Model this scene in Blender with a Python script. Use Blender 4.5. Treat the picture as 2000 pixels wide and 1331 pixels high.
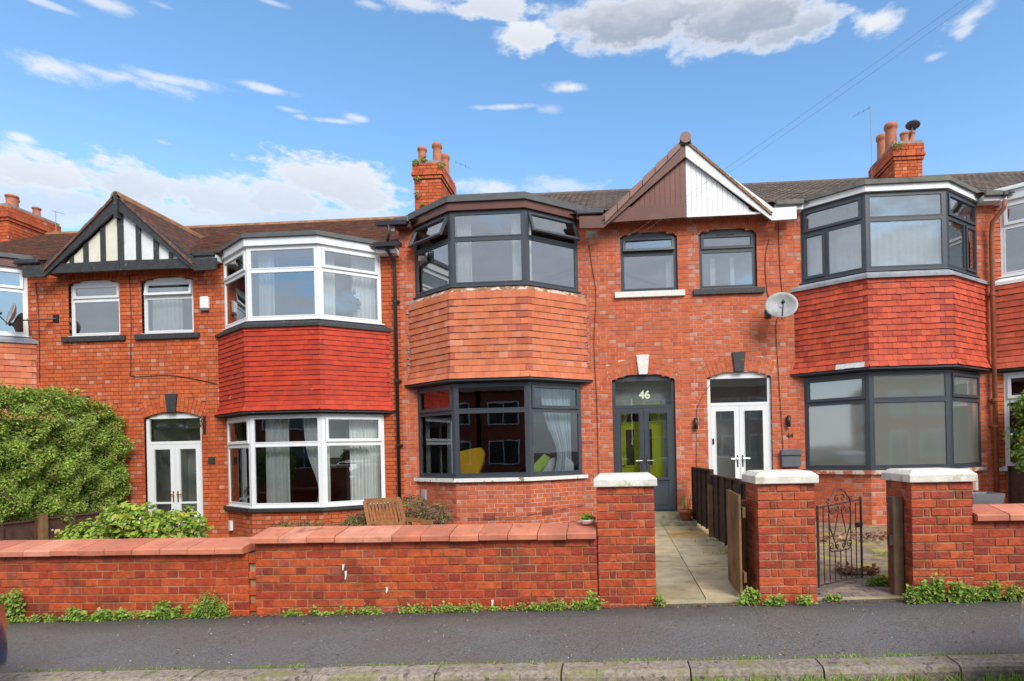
import bpy, math, random
import numpy as np
from mathutils import Vector, Matrix
R = math.radians
random.seed(7)
for o in list(bpy.data.objects): bpy.data.objects.remove(o)
S = bpy.context.scene
COL = S.collection

# ------------------------------------------------------------------ camera
cam = bpy.data.cameras.new('camera'); co = bpy.data.objects.new('camera', cam); COL.objects.link(co)
S.camera = co
cam.sensor_width = 36; cam.lens = 1150 / 2000 * 36; cam.clip_start = .05; cam.clip_end = 3000
cam.shift_x = -.067; cam.shift_y = .108
co.matrix_world = Matrix.Translation((0, 0, 1.5)) @ Matrix.Rotation(R(3.3), 4, 'Z') @ Matrix.Rotation(R(90), 4, 'X') @ Matrix.Rotation(-.022, 4, 'Z')

# ------------------------------------------------------------------ sun, exposure
SUN_EL, SUN_AZ = R(40), R(30)          # sun stands behind the camera, to its right
sl = bpy.data.lights.new('sun', 'SUN'); so = bpy.data.objects.new('sun', sl); COL.objects.link(so)
sl.energy = 2.0; sl.angle = R(30); sl.color = (1, .95, .87)
sd = Vector((math.sin(SUN_AZ) * math.cos(SUN_EL), -math.cos(SUN_AZ) * math.cos(SUN_EL), math.sin(SUN_EL)))
so.rotation_euler = sd.to_track_quat('Z', 'Y').to_euler()
S.view_settings.view_transform = 'Standard'; S.view_settings.look = 'None'
S.view_settings.exposure = .80; S.view_settings.gamma = 1; S.view_settings.use_curve_mapping = False

# ------------------------------------------------------------------ node helpers
def nodes(t):
    def N(kind, **k):
        n = t.nodes.new(kind)
        for a, b in k.items():
            if a.startswith('i_'):
                n.inputs[int(a[2:]) if a[2:].isdigit() else a[2:]].default_value = b
            else: setattr(n, a, b)
        return n
    L = t.links.new
    def val(x, n, i):
        if isinstance(x, (int, float)): n.inputs[i].default_value = x
        elif x is not None: L(x, n.inputs[i])
    def math_(op, a, b=None, c=None, clamp=False):
        n = t.nodes.new('ShaderNodeMath'); n.operation = op; n.use_clamp = clamp
        val(a, n, 0); val(b, n, 1); val(c, n, 2)
        return n.outputs[0]
    def mix(f, a, b, mode='MIX'):
        n = t.nodes.new('ShaderNodeMix'); n.data_type = 'RGBA'; n.blend_type = mode; n.clamp_result = False
        val(f, n, 0)
        for x, i in ((a, 6), (b, 7)):
            if isinstance(x, tuple): n.inputs[i].default_value = (*x[:3], 1)
            else: L(x, n.inputs[i])
        return n.outputs[2]
    def smooth(x, lo, hi, a=0., b=1.):
        n = t.nodes.new('ShaderNodeMapRange'); n.interpolation_type = 'SMOOTHSTEP'
        val(x, n, 0); n.inputs[1].default_value = lo; n.inputs[2].default_value = hi
        n.inputs[3].default_value = a; n.inputs[4].default_value = b
        return n.outputs[0]
    def noise(vec, scale, detail=4, rough=.55, dist=0.):
        n = t.nodes.new('ShaderNodeTexNoise'); n.inputs['Scale'].default_value = scale
        n.inputs['Detail'].default_value = detail; n.inputs['Roughness'].default_value = rough
        n.inputs['Distortion'].default_value = dist
        if vec is not None: L(vec, n.inputs['Vector'])
        return n.outputs[0]
    return N, L, math_, mix, smooth, noise

# ------------------------------------------------------------------ world: Nishita sky with clouds
W = bpy.data.worlds.new('World'); S.world = W; W.use_nodes = True
t = W.node_tree; t.nodes.clear()
N, L, m_, mx, sm, nz = nodes(t)
sky = N('ShaderNodeTexSky', sky_type='NISHITA', sun_disc=False, sun_elevation=SUN_EL, sun_rotation=math.pi - SUN_AZ,
        air_density=1., dust_density=.6, ozone_density=2.5, altitude=50)
tc = N('ShaderNodeTexCoord'); sep = N('ShaderNodeSeparateXYZ'); L(tc.outputs['Generated'], sep.inputs[0])
dx, dy, dz = sep.outputs
az = m_('ARCTAN2', dx, dy)                                   # 0 straight up the street's far side, + to the right
el = m_('ARCSINE', dz)
# noise domains: soft cumulus and long thin streaks, both anchored to directions in the sky
st = N('ShaderNodeMapping', vector_type='POINT'); st.inputs['Scale'].default_value = (1, 1, 2.2); L(tc.outputs['Generated'], st.inputs[0])
n1 = nz(st.outputs[0], 9., 9, .58)
n2 = nz(st.outputs[0], 26., 7, .6)
st2 = N('ShaderNodeMapping', vector_type='POINT'); st2.inputs['Location'].default_value = (3, 1, 5); st2.inputs['Scale'].default_value = (1, 1, 3); L(tc.outputs['Generated'], st2.inputs[0])
n3 = nz(st2.outputs[0], 2.6, 9, .6)
n4 = nz(st.outputs[0], 70., 6, .6)
nn = m_('ADD', m_('ADD', m_('MULTIPLY', m_('SUBTRACT', n1, .5), 2.4), m_('MULTIPLY', m_('SUBTRACT', n2, .5), 2.2)), m_('MULTIPLY', m_('SUBTRACT', n4, .5), .7))
mask = None; under = None
# (azimuth, elevation, half width, half height, tilt, strength, grey belly 0..1)
def cloud(a0, e0, ra, re, tilt, k, g, nm=1.):
    global mask, under
    ddx = m_('SUBTRACT', az, a0); ddy = m_('SUBTRACT', el, e0)
    c, s_ = math.cos(tilt), math.sin(tilt)
    u = m_('DIVIDE', m_('ADD', m_('MULTIPLY', ddx, c), m_('MULTIPLY', ddy, s_)), ra)
    v = m_('DIVIDE', m_('SUBTRACT', m_('MULTIPLY', ddy, c), m_('MULTIPLY', ddx, s_)), re)
    d = m_('SQRT', m_('ADD', m_('MULTIPLY', u, u), m_('MULTIPLY', v, v)))
    f = m_('ADD', m_('SUBTRACT', 1., d), m_('MULTIPLY', nn, nm))
    raw = f
    f = m_('MULTIPLY', sm(f, .03, .50) if g >= .3 else sm(f, -.02, .95), k)
    b = m_('MULTIPLY', m_('MULTIPLY', m_('ADD', .45, m_('MULTIPLY', sm(m_('ADD', v, m_('MULTIPLY', nn, .5)), .7, -.4), .55)), g), sm(raw, .22, .62))
    mask = f if mask is None else m_('MAXIMUM', mask, f)
    under = b if under is None else m_('MAXIMUM', under, b)
CL = [(-0.7889,0.3476,0.0771,0.0341,0.000,0.95,0.35,0.70),
 (-0.7065,0.3618,0.0819,0.0331,0.000,0.90,0.40,0.70),
 (-0.6062,0.3634,0.1147,0.0290,0.000,0.85,0.35,0.70),
 (-0.4474,0.4013,0.1164,0.0416,0.000,0.95,0.40,0.70),
 (-0.5128,0.3787,0.0875,0.0334,0.000,0.90,0.40,0.70),
 (-0.6792,0.3209,0.4461,0.0379,0.000,0.72,0.45,0.60),
 (-0.4706,0.3534,0.2039,0.0347,0.000,0.70,0.40,0.60),
 (-0.2066,0.4176,0.0773,0.0178,0.000,0.80,0.10,1.00),
 (-0.0860,0.4230,0.0955,0.0201,0.000,0.60,0.10,1.00),
 (0.0589,0.6300,0.2140,0.0425,0.000,1.00,1.00,0.45),
 (0.2256,0.6143,0.1802,0.0430,0.000,1.00,1.00,0.45),
 (-0.1324,0.6135,0.0738,0.0240,0.000,1.00,0.30,0.60),
 (-0.1829,0.6441,0.0950,0.0217,0.000,0.90,0.30,0.80),
 (0.3110,0.5883,0.0945,0.0263,0.000,0.90,0.80,0.60),
 (0.4262,0.5652,0.0413,0.0173,0.000,0.95,0.10,1.00),
 (-0.3085,0.6383,0.0916,0.0119,0.000,0.80,0.10,1.00),
 (0.5411,0.5402,0.0487,0.0135,0.349,0.80,0.10,1.00),
 (0.5287,0.5281,0.0208,0.0107,0.000,0.70,0.00,1.00),
 (-0.0649,0.5533,0.0435,0.0094,0.000,0.90,0.00,0.70),
 (-0.1738,0.5279,0.0647,0.0051,0.052,0.70,0.00,0.60),
 (-0.0961,0.5260,0.0304,0.0078,0.000,0.40,0.00,0.70),
 (0.4941,0.5096,0.0156,0.0056,0.000,0.50,0.00,0.70),
 (-0.7671,0.4679,0.0688,0.0178,0.052,0.85,0.05,0.90),
 (-0.7150,0.4775,0.1248,0.0130,0.070,0.80,0.05,0.80),
 (-0.6582,0.4900,0.0876,0.0095,0.070,0.80,0.05,0.70),
 (-0.5373,0.5078,0.0672,0.0071,0.000,0.75,0.00,0.70),
 (-0.5102,0.4890,0.0285,0.0043,0.000,0.50,0.00,0.60),
 (-0.4416,0.4861,0.0495,0.0044,0.070,0.60,0.00,0.60),
 (-0.4075,0.4935,0.0271,0.0076,0.000,0.75,0.00,0.70),
 (-0.4891,0.4829,0.0144,0.0043,0.000,0.50,0.00,0.60),
 (-0.8108,0.3834,0.0227,0.0071,0.000,0.85,0.00,0.70),
 (-0.6669,0.4174,0.0166,0.0042,0.000,0.50,0.00,0.60),
 (-0.7241,0.5475,0.0387,0.0080,0.000,0.75,0.10,0.80),
 (-0.7901,0.5274,0.0398,0.0039,0.000,0.60,0.00,0.70),
 (-0.6623,0.5658,0.0209,0.0041,0.000,0.40,0.00,0.70),
 (-0.5279,0.6040,0.0280,0.0042,0.000,0.50,0.00,0.70),
 (-0.3882,0.6281,0.0275,0.0065,0.000,0.50,0.00,0.80)]
for c in CL: cloud(*c)
# the rest of the dome, outside the view: cloud made denser than in view, for pale pane reflections and neutral ambient
side = m_('MAXIMUM', sm(m_('ABSOLUTE', az), .82, 1.15), sm(el, .72, .95))
gen = m_('MULTIPLY', sm(m_('ADD', n3, m_('MULTIPLY', nn, .06)), .33, .52), side)
under = m_('MAXIMUM', under, m_('MULTIPLY', sm(m_('ADD', n3, m_('MULTIPLY', nn, .1)), .42, .62), m_('MULTIPLY', side, .35)))
mask = m_('MAXIMUM', mask, m_('MULTIPLY', gen, .95))
# thin haze low over the horizon
low = m_('MULTIPLY', sm(el, .50, .0), .55)
skyc = mx(1., sky.outputs[0], (1.40, 1.74, 1.80), 'MULTIPLY')
tops = (6.2, 6.25, 6.4); belly = (2.7, 3.05, 3.7)
cc = mx(under, tops, belly)
skyc = mx(low, skyc, (4.2, 5.0, 5.9))
colr = mx(m_('MULTIPLY', mask, .92), skyc, cc)
bg = N('ShaderNodeBackground'); bg.inputs['Strength'].default_value = .09
L(colr, bg.inputs[0]); out = N('ShaderNodeOutputWorld'); L(bg.outputs[0], out.inputs[0])

# ------------------------------------------------------------------ materials
MATS = {}
def mat(name, cols, rough=.75, namp=.25, nscale=3., bump=0., bscale=40., metal=0., stain=None, stain2=None, spec=.5, coat=0., streak=None, wave=None):
    """cols: one colour, or a palette picked by the face attribute 'tone' (a piece's own colour)."""
    m = bpy.data.materials.new(name); m.use_nodes = True; t = m.node_tree
    N, L, m_, mx, sm, nz = nodes(t)
    b = t.nodes['Principled BSDF']
    pos = N('ShaderNodeNewGeometry').outputs['Position']
    if isinstance(cols, list):
        at = N('ShaderNodeAttribute', attribute_name='tone')
        r = N('ShaderNodeValToRGB'); r.color_ramp.interpolation = 'CONSTANT'
        e = r.color_ramp.elements
        while len(e) < len(cols): e.new(.5)
        for i, c in enumerate(cols): e[i].position = i / len(cols); e[i].color = (*c, 1)
        L(at.outputs['Fac'], r.inputs[0]); c = r.outputs[0]
    else:
        rgb = N('ShaderNodeRGB'); rgb.outputs[0].default_value = (*cols, 1); c = rgb.outputs[0]
    if namp:
        n = nz(pos, nscale, 6, .65)
        k = sm(n, .25, .75, 1 - namp, 1 + namp)
        h = N('ShaderNodeCombineColor'); L(k, h.inputs[0]); L(k, h.inputs[1]); L(k, h.inputs[2])
        c = mx(1., c, h.outputs[0], 'MULTIPLY')
    for s_ in (stain, stain2):
        if s_:                                              # (colour, scale, lo, hi, strength, z stretch)
            mp = N('ShaderNodeMapping'); mp.inputs['Scale'].default_value = (1, 1, s_[5] if len(s_) > 5 else 1); mp.inputs['Location'].default_value = (s_[1], 2, 0)
            L(pos, mp.inputs[0])
            f = m_('MULTIPLY', sm(nz(mp.outputs[0], s_[1], 6, .62), s_[2], s_[3]), s_[4])
            c = mx(f, c, s_[0])
    if bump:
        bn = N('ShaderNodeBump'); bn.inputs['Strength'].default_value = bump; bn.inputs['Distance'].default_value = .01
        L(nz(pos, bscale, 5, .6), bn.inputs['Height']); L(bn.outputs[0], b.inputs['Normal'])
    L(c, b.inputs['Base Color'])
    b.inputs['Roughness'].default_value = rough; b.inputs['Metallic'].default_value = metal
    b.inputs['Specular IOR Level'].default_value = spec
    b.inputs['Coat Weight'].default_value = coat
    MATS[name] = m
    return m
H8 = lambda *a: list(a)
brick_a = mat('brick_house_46', H8((.56,.13,.052),(.54,.12,.048),(.58,.145,.060),(.52,.11,.046),(.56,.135,.058),(.42,.095,.05),(.50,.17,.11),(.52,.25,.18)), .85, .22, 9, .5, 90, stain=((.30,.07,.04), .7, .50, .72, .38, .5), stain2=((.60,.30,.20), 1.3, .60, .78, .3))
brick_b = mat('brick_house_48', H8((.55,.115,.032),(.52,.10,.030),(.58,.13,.040),(.49,.092,.028),(.54,.12,.036),(.44,.085,.032),(.52,.16,.09),(.54,.23,.15)), .85, .2, 9, .4, 90, stain=((.28,.055,.025), .7, .50, .72, .38, .5), stain2=((.58,.20,.10), 1.3, .60, .78, .3))
brick_w = mat('brick_garden_wall', H8((.48,.075,.020),(.43,.058,.018),(.54,.10,.030),(.38,.05,.018),(.51,.085,.025),(.28,.040,.02),(.38,.055,.026),(.42,.085,.05)), .45, .32, 14, .8, 60, stain=((.12,.045,.022), 2.2, .50, .70, .6, 2.2), stain2=((.62,.12,.06), 5, .6, .75, .35))
mortar_a = mat('mortar_pale', (.66,.45,.36), .95, .2, 6, .4, 120, stain=((.42,.17,.10), 1.1, .45, .62, .8))
mortar_b = mat('mortar_dark_red', (.20,.055,.028), .95, .25, 6, .3, 120)
mortar_w = mat('mortar_wall_mossy', (.36,.20,.10), .95, .35, 12, .5, 120, stain=((.10,.10,.03), 4, .5, .62, .7), stain2=((.45,.34,.22), 2.5, .55, .65, .8))
tile_46 = mat('tile_clay_new', H8((.58,.165,.072),(.54,.15,.065),(.62,.185,.082),(.58,.17,.076),(.53,.14,.075),(.43,.105,.06),(.57,.20,.11),(.66,.25,.145)), .8, .12, 5, .3, 70, stain=((.70,.38,.27), 2.6, .60, .74, .45, .35))
tile_48 = mat('tile_painted_red', H8((.50,.036,.007),(.47,.032,.007),(.53,.042,.009),(.43,.028,.006),(.49,.037,.008),(.38,.024,.006),(.47,.034,.009),(.54,.048,.010)), .7, .14, 4, .35, 60, stain=((.66,.50,.38), 7, .69, .70, .9), stain2=((.36,.04,.02), 3, .56, .66, .5))
tile_44 = mat('tile_clay_red', H8((.54,.072,.028),(.48,.060,.026),(.59,.085,.034),(.43,.052,.024),(.54,.078,.034),(.36,.045,.024),(.50,.08,.04),(.60,.10,.045)), .75, .2, 5, .4, 60, stain=((.40,.07,.035), 2.5, .54, .68, .5))
tile_grey = mat('tile_slipped_pale', (.55,.56,.55), .7, .15, 9)
tile_42 = mat('tile_clay_brown', H8((.50,.085,.04),(.46,.075,.035),(.54,.095,.045),(.44,.07,.035),(.50,.085,.04),(.42,.07,.035),(.5,.09,.045),(.5,.09,.045)), .75, .2, 5, .4, 60)
roof_brown = mat('roof_tile_old', H8((.17,.075,.052),(.14,.062,.046),(.20,.085,.055),(.13,.065,.05),(.16,.07,.05),(.11,.06,.05),(.22,.09,.055),(.18,.09,.06)), .8, .4, 7, .6, 50, stain=((.30,.25,.19), 5, .6, .7, .5), stain2=((.09,.095,.035), 3, .6, .7, .5))
roof_conc = mat('roof_tile_concrete', H8((.135,.095,.075),(.12,.085,.07),(.15,.105,.085),(.11,.08,.065),(.13,.095,.08),(.10,.075,.065),(.14,.11,.09),(.16,.12,.095)), .8, .3, 6, .5, 60)
ridge_m = mat('ridge_tile', (.30,.15,.07), .8, .4, 5, .5, 50, stain=((.20,.22,.10), 4, .55, .65, .5))
upvc = mat('white_upvc', (.80,.82,.83), .3, .03, 3)
grey_f = mat('anthracite_frame', (.052,.060,.075), .38, .08, 12, .1, 200)
grey_l = mat('anthracite_frame_light', (.115,.13,.155), .4, .08, 12)
black_p = mat('black_paint', (.035,.037,.04), .55, .4, 14, .5, 60, stain=((.22,.21,.2), 11, .62, .70, .6))
white_s = mat('white_painted_stone', (.78,.76,.72), .7, .08, 6, .3, 60, stain=((.35,.27,.17), 9, .63, .68, .6))
white_peel = mat('white_paint_peeling', (.78,.77,.73), .7, .08, 8, .5, 50, stain=((.33,.24,.12), 3.6, .58, .60, .95), stain2=((.34,.10,.06), 6, .66, .68, .9))
red_peel = mat('stone_paint_peeled', (.62,.52,.42), .8, .2, 9, .5, 50, stain=((.45,.11,.06), 4.5, .5, .54, .9), stain2=((.07,.03,.03), 3.1, .66, .68, .9))
cap_m = mat('cap_white_weathered', (.74,.71,.63), .7, .16, 8, .5, 50, stain=((.38,.33,.20), 6.5, .52, .70, .7), stain2=((.10,.08,.06), 12, .64, .69, .85))
brown_p = mat('brown_upvc', (.14,.052,.036), .4, .1, 4, stain=((.20,.10,.085), 2.0, .5, .75, .5))
verge_m = mat('brown_verge_unit', (.23,.125,.10), .5, .1, 4)
white_clad = mat('white_cladding', (.80,.80,.80), .4, .05, 4, stain=((.30,.17,.15), 16, .66, .78, .55, .08))
brown_clad = mat('brown_cladding', (.17,.058,.038), .45, .15, 4, stain=((.07,.03,.025), 12, .6, .75, .5, .1))
cream_p = mat('cream_panel', (.75,.72,.60), .7, .08, 5, stain=((.4,.35,.25), 10, .62, .72, .4, .3))
white_pn = mat('white_panel', (.76,.78,.78), .7, .08, 5, stain=((.4,.38,.33), 10, .62, .72, .4, .3))
felt_m = mat('roof_felt_grey', (.10,.105,.105), .6, .2, 5, .3, 80)
felt_44 = mat('roof_felt_weathered', (.15,.155,.14), .85, .3, 4, .4, 80, stain=((.22,.20,.14), 5, .5, .65, .5))
lead_m = mat('lead_flashing', (.30,.32,.36), .5, .25, 5, .5, 30)
batten_m = mat('bare_timber_mortar', (.30,.16,.08), .9, .3, 8, .6, 50, stain=((.62,.50,.42), 6, .50, .54, .95), stain2=((.06,.03,.02), 9, .60, .64, .8))
render_m = mat('rough_mortar_edge', (.30,.28,.26), .95, .3, 12, .8, 50)
pvc_black = mat('black_plastic', (.02,.02,.022), .35, .1, 6)
pvc_grey = mat('grey_gutter', (.07,.08,.09), .4, .1, 6)
pipe_br = mat('brown_pipe', (.28,.095,.05), .5, .2, 6)
iron_m = mat('gate_iron', (.055,.032,.026), .5, .5, 20, .3, 120, stain=((.2,.08,.04), 22, .58, .7, .6))
terra_m = mat('terracotta', (.42,.12,.05), .7, .2, 8)
pot_m = mat('chimney_pot_clay', (.48,.17,.09), .75, .25, 5, .3, 50, stain=((.2,.1,.07), 4, .55, .7, .5))
plan_m = mat('planter_grey', (.15,.165,.18), .6, .1, 6)
cable_m = mat('cable_black', (.03,.02,.02), .7, 0)
wire_m = mat('overhead_wire', (.40,.38,.38), .7, 0)
dish_m = mat('dish_grey', (.33,.34,.34), .5, .25, 6, stain=((.42,.38,.25), 4, .55, .7, .5))
dishd_m = mat('dish_dark', (.10,.11,.13), .5, .15, 6)
chrome_m = mat('chrome', (.75,.75,.75), .15, 0, metal=1.)
brass_m = mat('brass', (.70,.45,.15), .3, 0, metal=1.)
lime_m = mat('lime_green_door', (.72,.80,.012), .4, .03, 4)
wood_gate = mat('timber_gate', (.22,.125,.05), .8, .4, 3, .5, 60, stain=((.09,.075,.03), 8, .5, .7, .6, .25))
wood_post = mat('timber_post', (.15,.09,.05), .85, .4, 3, .5, 60, stain=((.06,.05,.04), 8, .5, .7, .6, .2))
wood_dark = mat('fence_dark', (.050,.028,.020), .85, .4, 8, .5, 60, stain=((.12,.07,.05), 7, .6, .7, .5))
wood_brown = mat('fence_brown', (.115,.055,.042), .85, .3, 8, .5, 60)
wood_bench = mat('bench_wood', (.30,.13,.045), .75, .3, 12, .4, 60)
cope_m = mat('coping_clay', H8((.58,.19,.105),(.55,.175,.10),(.61,.21,.12),(.57,.185,.105),(.60,.205,.115),(.52,.17,.10),(.62,.22,.135),(.68,.28,.18)), .6, .18, 5, .3, 80, stain=((.22,.07,.045), 3.1, .56, .72, .7), stain2=((.34,.20,.12), 9, .58, .72, .5))
flag_m = mat('flagstone', H8((.44,.37,.235),(.48,.40,.26),(.40,.34,.22),(.50,.36,.14),(.44,.38,.25),(.36,.31,.20),(.46,.39,.25),(.50,.42,.27)), .6, .25, 4, .4, 60, stain=((.12,.11,.05), 2.2, .53, .72, .7), stain2=((.50,.36,.14), 1.6, .55, .7, .45))
block_m = mat('paving_block', H8((.25,.19,.16),(.28,.21,.17),(.22,.17,.15),(.29,.22,.18),(.25,.20,.17),(.20,.16,.14),(.27,.2,.17),(.23,.19,.16)), .8, .3, 8, .4, 60)
conc_m = mat('garden_concrete', (.27,.20,.14), .8, .35, 5, .5, 40, stain=((.40,.34,.045), 2.3, .50, .60, .8), stain2=((.11,.085,.06), 3, .5, .64, .7))
step_m = mat('step_stone', (.30,.255,.17), .75, .3, 6, .4, 50, stain=((.11,.12,.04), 5, .5, .62, .6))
soil_m = mat('soil', (.07,.05,.03), .95, .4, 6, .8, 30)
kerb_m = mat('kerb_stone', H8((.29,.235,.19),(.32,.26,.21),(.26,.215,.175),(.30,.245,.2),(.33,.27,.22),(.27,.22,.18),(.31,.25,.20),(.29,.24,.2)), .7, .4, 30, .9, 90, stain=((.22,.22,.05), 6, .50, .64, .6), stain2=((.06,.05,.04), 16, .56, .66, .75))
curt_w = mat('curtain_white', (.88,.87,.84), .9, .06, 5)
curt_b = mat('curtain_blue_grey', (.42,.50,.58), .9, .1, 5)
curt_r = mat('curtain_red', (.50,.03,.02), .9, .1, 5)
curt_p = mat('curtain_plum', (.085,.012,.035), .9, .1, 5)
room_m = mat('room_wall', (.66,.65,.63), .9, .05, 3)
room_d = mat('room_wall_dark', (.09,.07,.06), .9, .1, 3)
porch_m = mat('porch_white', (.74,.73,.70), .7, .05, 3)
yellow_m = mat('yellow_fabric', (.95,.50,.01), .7, .08, 8)
sofa_m = mat('pale_grey_fabric', (.52,.55,.58), .9, .1, 8)
cush_m = mat('green_fabric', (.35,.50,.06), .9, .1, 8)
leafd_m = mat('dark_leaf', (.015,.012,.012), .7, .2, 8)
soot = mat('soot_black', (.01,.01,.01), .9, 0)
num_m = mat('number_pale', (.66,.72,.50), .5, .3, 60)
terrac_vent = mat('airbrick_clay', (.26,.06,.035), .85, .2, 9)
def leaf(name, cols, rough=.6, trans=.25):
    m = mat(name, cols, rough, .18, 5)
    t = m.node_tree; b = t.nodes['Principled BSDF']
    N, L, m_, mx, sm, nz = nodes(t)
    src = b.inputs['Base Color'].links[0].from_socket
    tr = N('ShaderNodeBsdfTranslucent'); L(src, tr.inputs[0])
    ms = N('ShaderNodeMixShader'); ms.inputs[0].default_value = trans
    L(b.outputs[0], ms.inputs[1]); L(tr.outputs[0], ms.inputs[2]); L(ms.outputs[0], t.nodes['Material Output'].inputs[0])
    return m
leaf_hedge = leaf('hedge_leaf', H8((.22,.34,.04),(.27,.41,.05),(.33,.48,.065),(.16,.26,.035),(.38,.53,.08),(.22,.30,.055),(.36,.30,.11),(.44,.58,.09)))
leaf_shrub = leaf('shrub_leaf', H8((.26,.42,.04),(.32,.48,.05),(.20,.35,.03),(.38,.52,.07),(.28,.40,.05),(.48,.50,.07),(.16,.28,.03),(.52,.42,.09)))
leaf_weed = leaf('weed_leaf', H8((.20,.38,.04),(.26,.44,.05),(.16,.30,.03),(.32,.48,.06),(.22,.34,.06),(.36,.44,.09),(.18,.30,.05),(.40,.36,.14)))
leaf_dark = leaf('dark_shrub_leaf', H8((.10,.22,.025),(.14,.28,.03),(.08,.16,.02),(.20,.34,.04),(.12,.22,.03),(.38,.42,.04),(.10,.18,.03),(.50,.46,.05)))
leaf_heath = leaf('heather_leaf', H8((.20,.20,.07),(.26,.28,.08),(.34,.13,.13),(.30,.15,.14),(.16,.20,.05),(.38,.19,.19),(.22,.26,.07),(.30,.33,.1)))
leaf_dry = leaf('dead_leaf', H8((.30,.12,.05),(.36,.16,.08),(.26,.09,.05),(.40,.22,.10),(.22,.08,.05),(.34,.17,.11),(.45,.30,.15),(.30,.14,.08)))
petal_m = leaf('petal_white', H8((.8,.8,.78),(.8,.78,.8)))
stem_m = mat('stem', (.12,.08,.04), .8, .2, 9)

def glass(name, refl, tint=(.9,.95,.95), rough=.0, frost=0.):
    m = bpy.data.materials.new(name); m.use_nodes = True; t = m.node_tree; t.nodes.clear()
    N, L, m_, mx, sm, nz = nodes(t)
    tr = N('ShaderNodeBsdfTransparent'); tr.inputs[0].default_value = (*tint, 1)
    gl = N('ShaderNodeBsdfGlossy'); gl.inputs['Roughness'].default_value = rough; gl.inputs[0].default_value = (.93,.97,1,1)
    bn = N('ShaderNodeBump'); bn.inputs['Strength'].default_value = .03; bn.inputs['Distance'].default_value = .02
    L(nz(N('ShaderNodeNewGeometry').outputs['Position'], 2.2, 2, .5), bn.inputs['Height']); L(bn.outputs[0], gl.inputs['Normal'])
    base = tr.outputs[0]
    if frost:
        df = N('ShaderNodeBsdfTranslucent'); df.inputs[0].default_value = (.7,.75,.72,1)
        d2 = N('ShaderNodeBsdfDiffuse'); d2.inputs[0].default_value = (.42,.46,.42,1)
        q = N('ShaderNodeMixShader'); q.inputs[0].default_value = .65; L(df.outputs[0], q.inputs[1]); L(d2.outputs[0], q.inputs[2])
        q2 = N('ShaderNodeMixShader'); q2.inputs[0].default_value = frost; L(base, q2.inputs[1]); L(q.outputs[0], q2.inputs[2]); base = q2.outputs[0]
    fr = N('ShaderNodeFresnel'); fr.inputs[0].default_value = 1.5
    ms = N('ShaderNodeMixShader'); L(m_('ADD', fr.outputs[0], refl, clamp=True), ms.inputs[0])
    L(base, ms.inputs[1]); L(gl.outputs[0], ms.inputs[2])
    o = N('ShaderNodeOutputMaterial'); L(ms.outputs[0], o.inputs[0])
    return m
glass_m = glass('window_glass', .30)
glass_lo = glass('window_glass_clear', .09)
glass_fr = glass('window_glass_frosted', .27, rough=.05, frost=.72)

def asphalt(name, base, puddle):
    m = bpy.data.materials.new(name); m.use_nodes = True; t = m.node_tree
    N, L, m_, mx, sm, nz = nodes(t); b = t.nodes['Principled BSDF']
    pos = N('ShaderNodeNewGeometry').outputs['Position']
    vo = N('ShaderNodeTexVoronoi'); vo.inputs['Scale'].default_value = 95; L(pos, vo.inputs['Vector'])
    big = nz(pos, 1.1, 5, .6); fine = nz(pos, 60, 4, .7)
    k = sm(fine, .3, .7, .6, 1.5)
    h = N('ShaderNodeCombineColor'); [L(k, h.inputs[i]) for i in range(3)]
    c = mx(1., (base, base * .97, base * .95), h.outputs[0], 'MULTIPLY')
    chips = m_('LESS_THAN', vo.outputs['Distance'], .16)
    rnd = N('ShaderNodeSeparateColor'); L(vo.outputs['Color'], rnd.inputs[0])
    c = mx(m_('MULTIPLY', chips, m_('GREATER_THAN', rnd.outputs[0], .80)), c, (.32,.30,.27))
    c = mx(m_('MULTIPLY', sm(big, .50, .72), .16), c, (base * 2.1, base * 2.0, base * 1.9))
    sp_ = N('ShaderNodeSeparateXYZ'); L(pos, sp_.inputs[0])
    damp = m_('MULTIPLY', sm(m_('ADD', sp_.outputs[1], m_('MULTIPLY', m_('SUBTRACT', big, .5), 1.2)), 5.25, 5.85), .55)
    c = mx(damp, c, (base * .28, base * .27, base * .24))                # damp, mossy strip along the wall foot
    moss = m_('MULTIPLY', sm(m_('ADD', m_('SUBTRACT', 4.62, sp_.outputs[1]), m_('MULTIPLY', m_('SUBTRACT', nz(pos, 7, 5, .6), .5), .9)), .12, .34), .55)
    if puddle == 1: c = mx(moss, c, (.15, .135, .085))
    wob = N('ShaderNodeVectorMath', operation='ADD'); L(pos, wob.inputs[0]); nv = N('ShaderNodeTexNoise'); nv.inputs['Scale'].default_value = 3; L(pos, nv.inputs['Vector'])
    sc_ = N('ShaderNodeVectorMath', operation='SCALE'); sc_.inputs[3].default_value = .35; L(nv.outputs['Color'], sc_.inputs[0]); L(sc_.outputs[0], wob.inputs[1])
    ve = N('ShaderNodeTexVoronoi', feature='DISTANCE_TO_EDGE'); ve.inputs['Scale'].default_value = .55; L(wob.outputs[0], ve.inputs['Vector'])
    crack = m_('MULTIPLY', m_('LESS_THAN', ve.outputs['Distance'], .0025), sm(nz(pos, .8, 3), .54, .62))
    c = mx(m_('MULTIPLY', crack, .5), c, (.012, .012, .011))
    L(c, b.inputs['Base Color'])
    L(sm(big, .35, .65, .42, .66), b.inputs['Roughness'])
    bn = N('ShaderNodeBump'); bn.inputs['Strength'].default_value = .9; bn.inputs['Distance'].default_value = .006
    L(m_('ADD', fine, vo.outputs['Distance']), bn.inputs['Height']); L(bn.outputs[0], b.inputs['Normal'])
    return m
asph = asphalt('asphalt_wet', .14, 1); asph_r = asphalt('asphalt_road', .08, 0)

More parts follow.
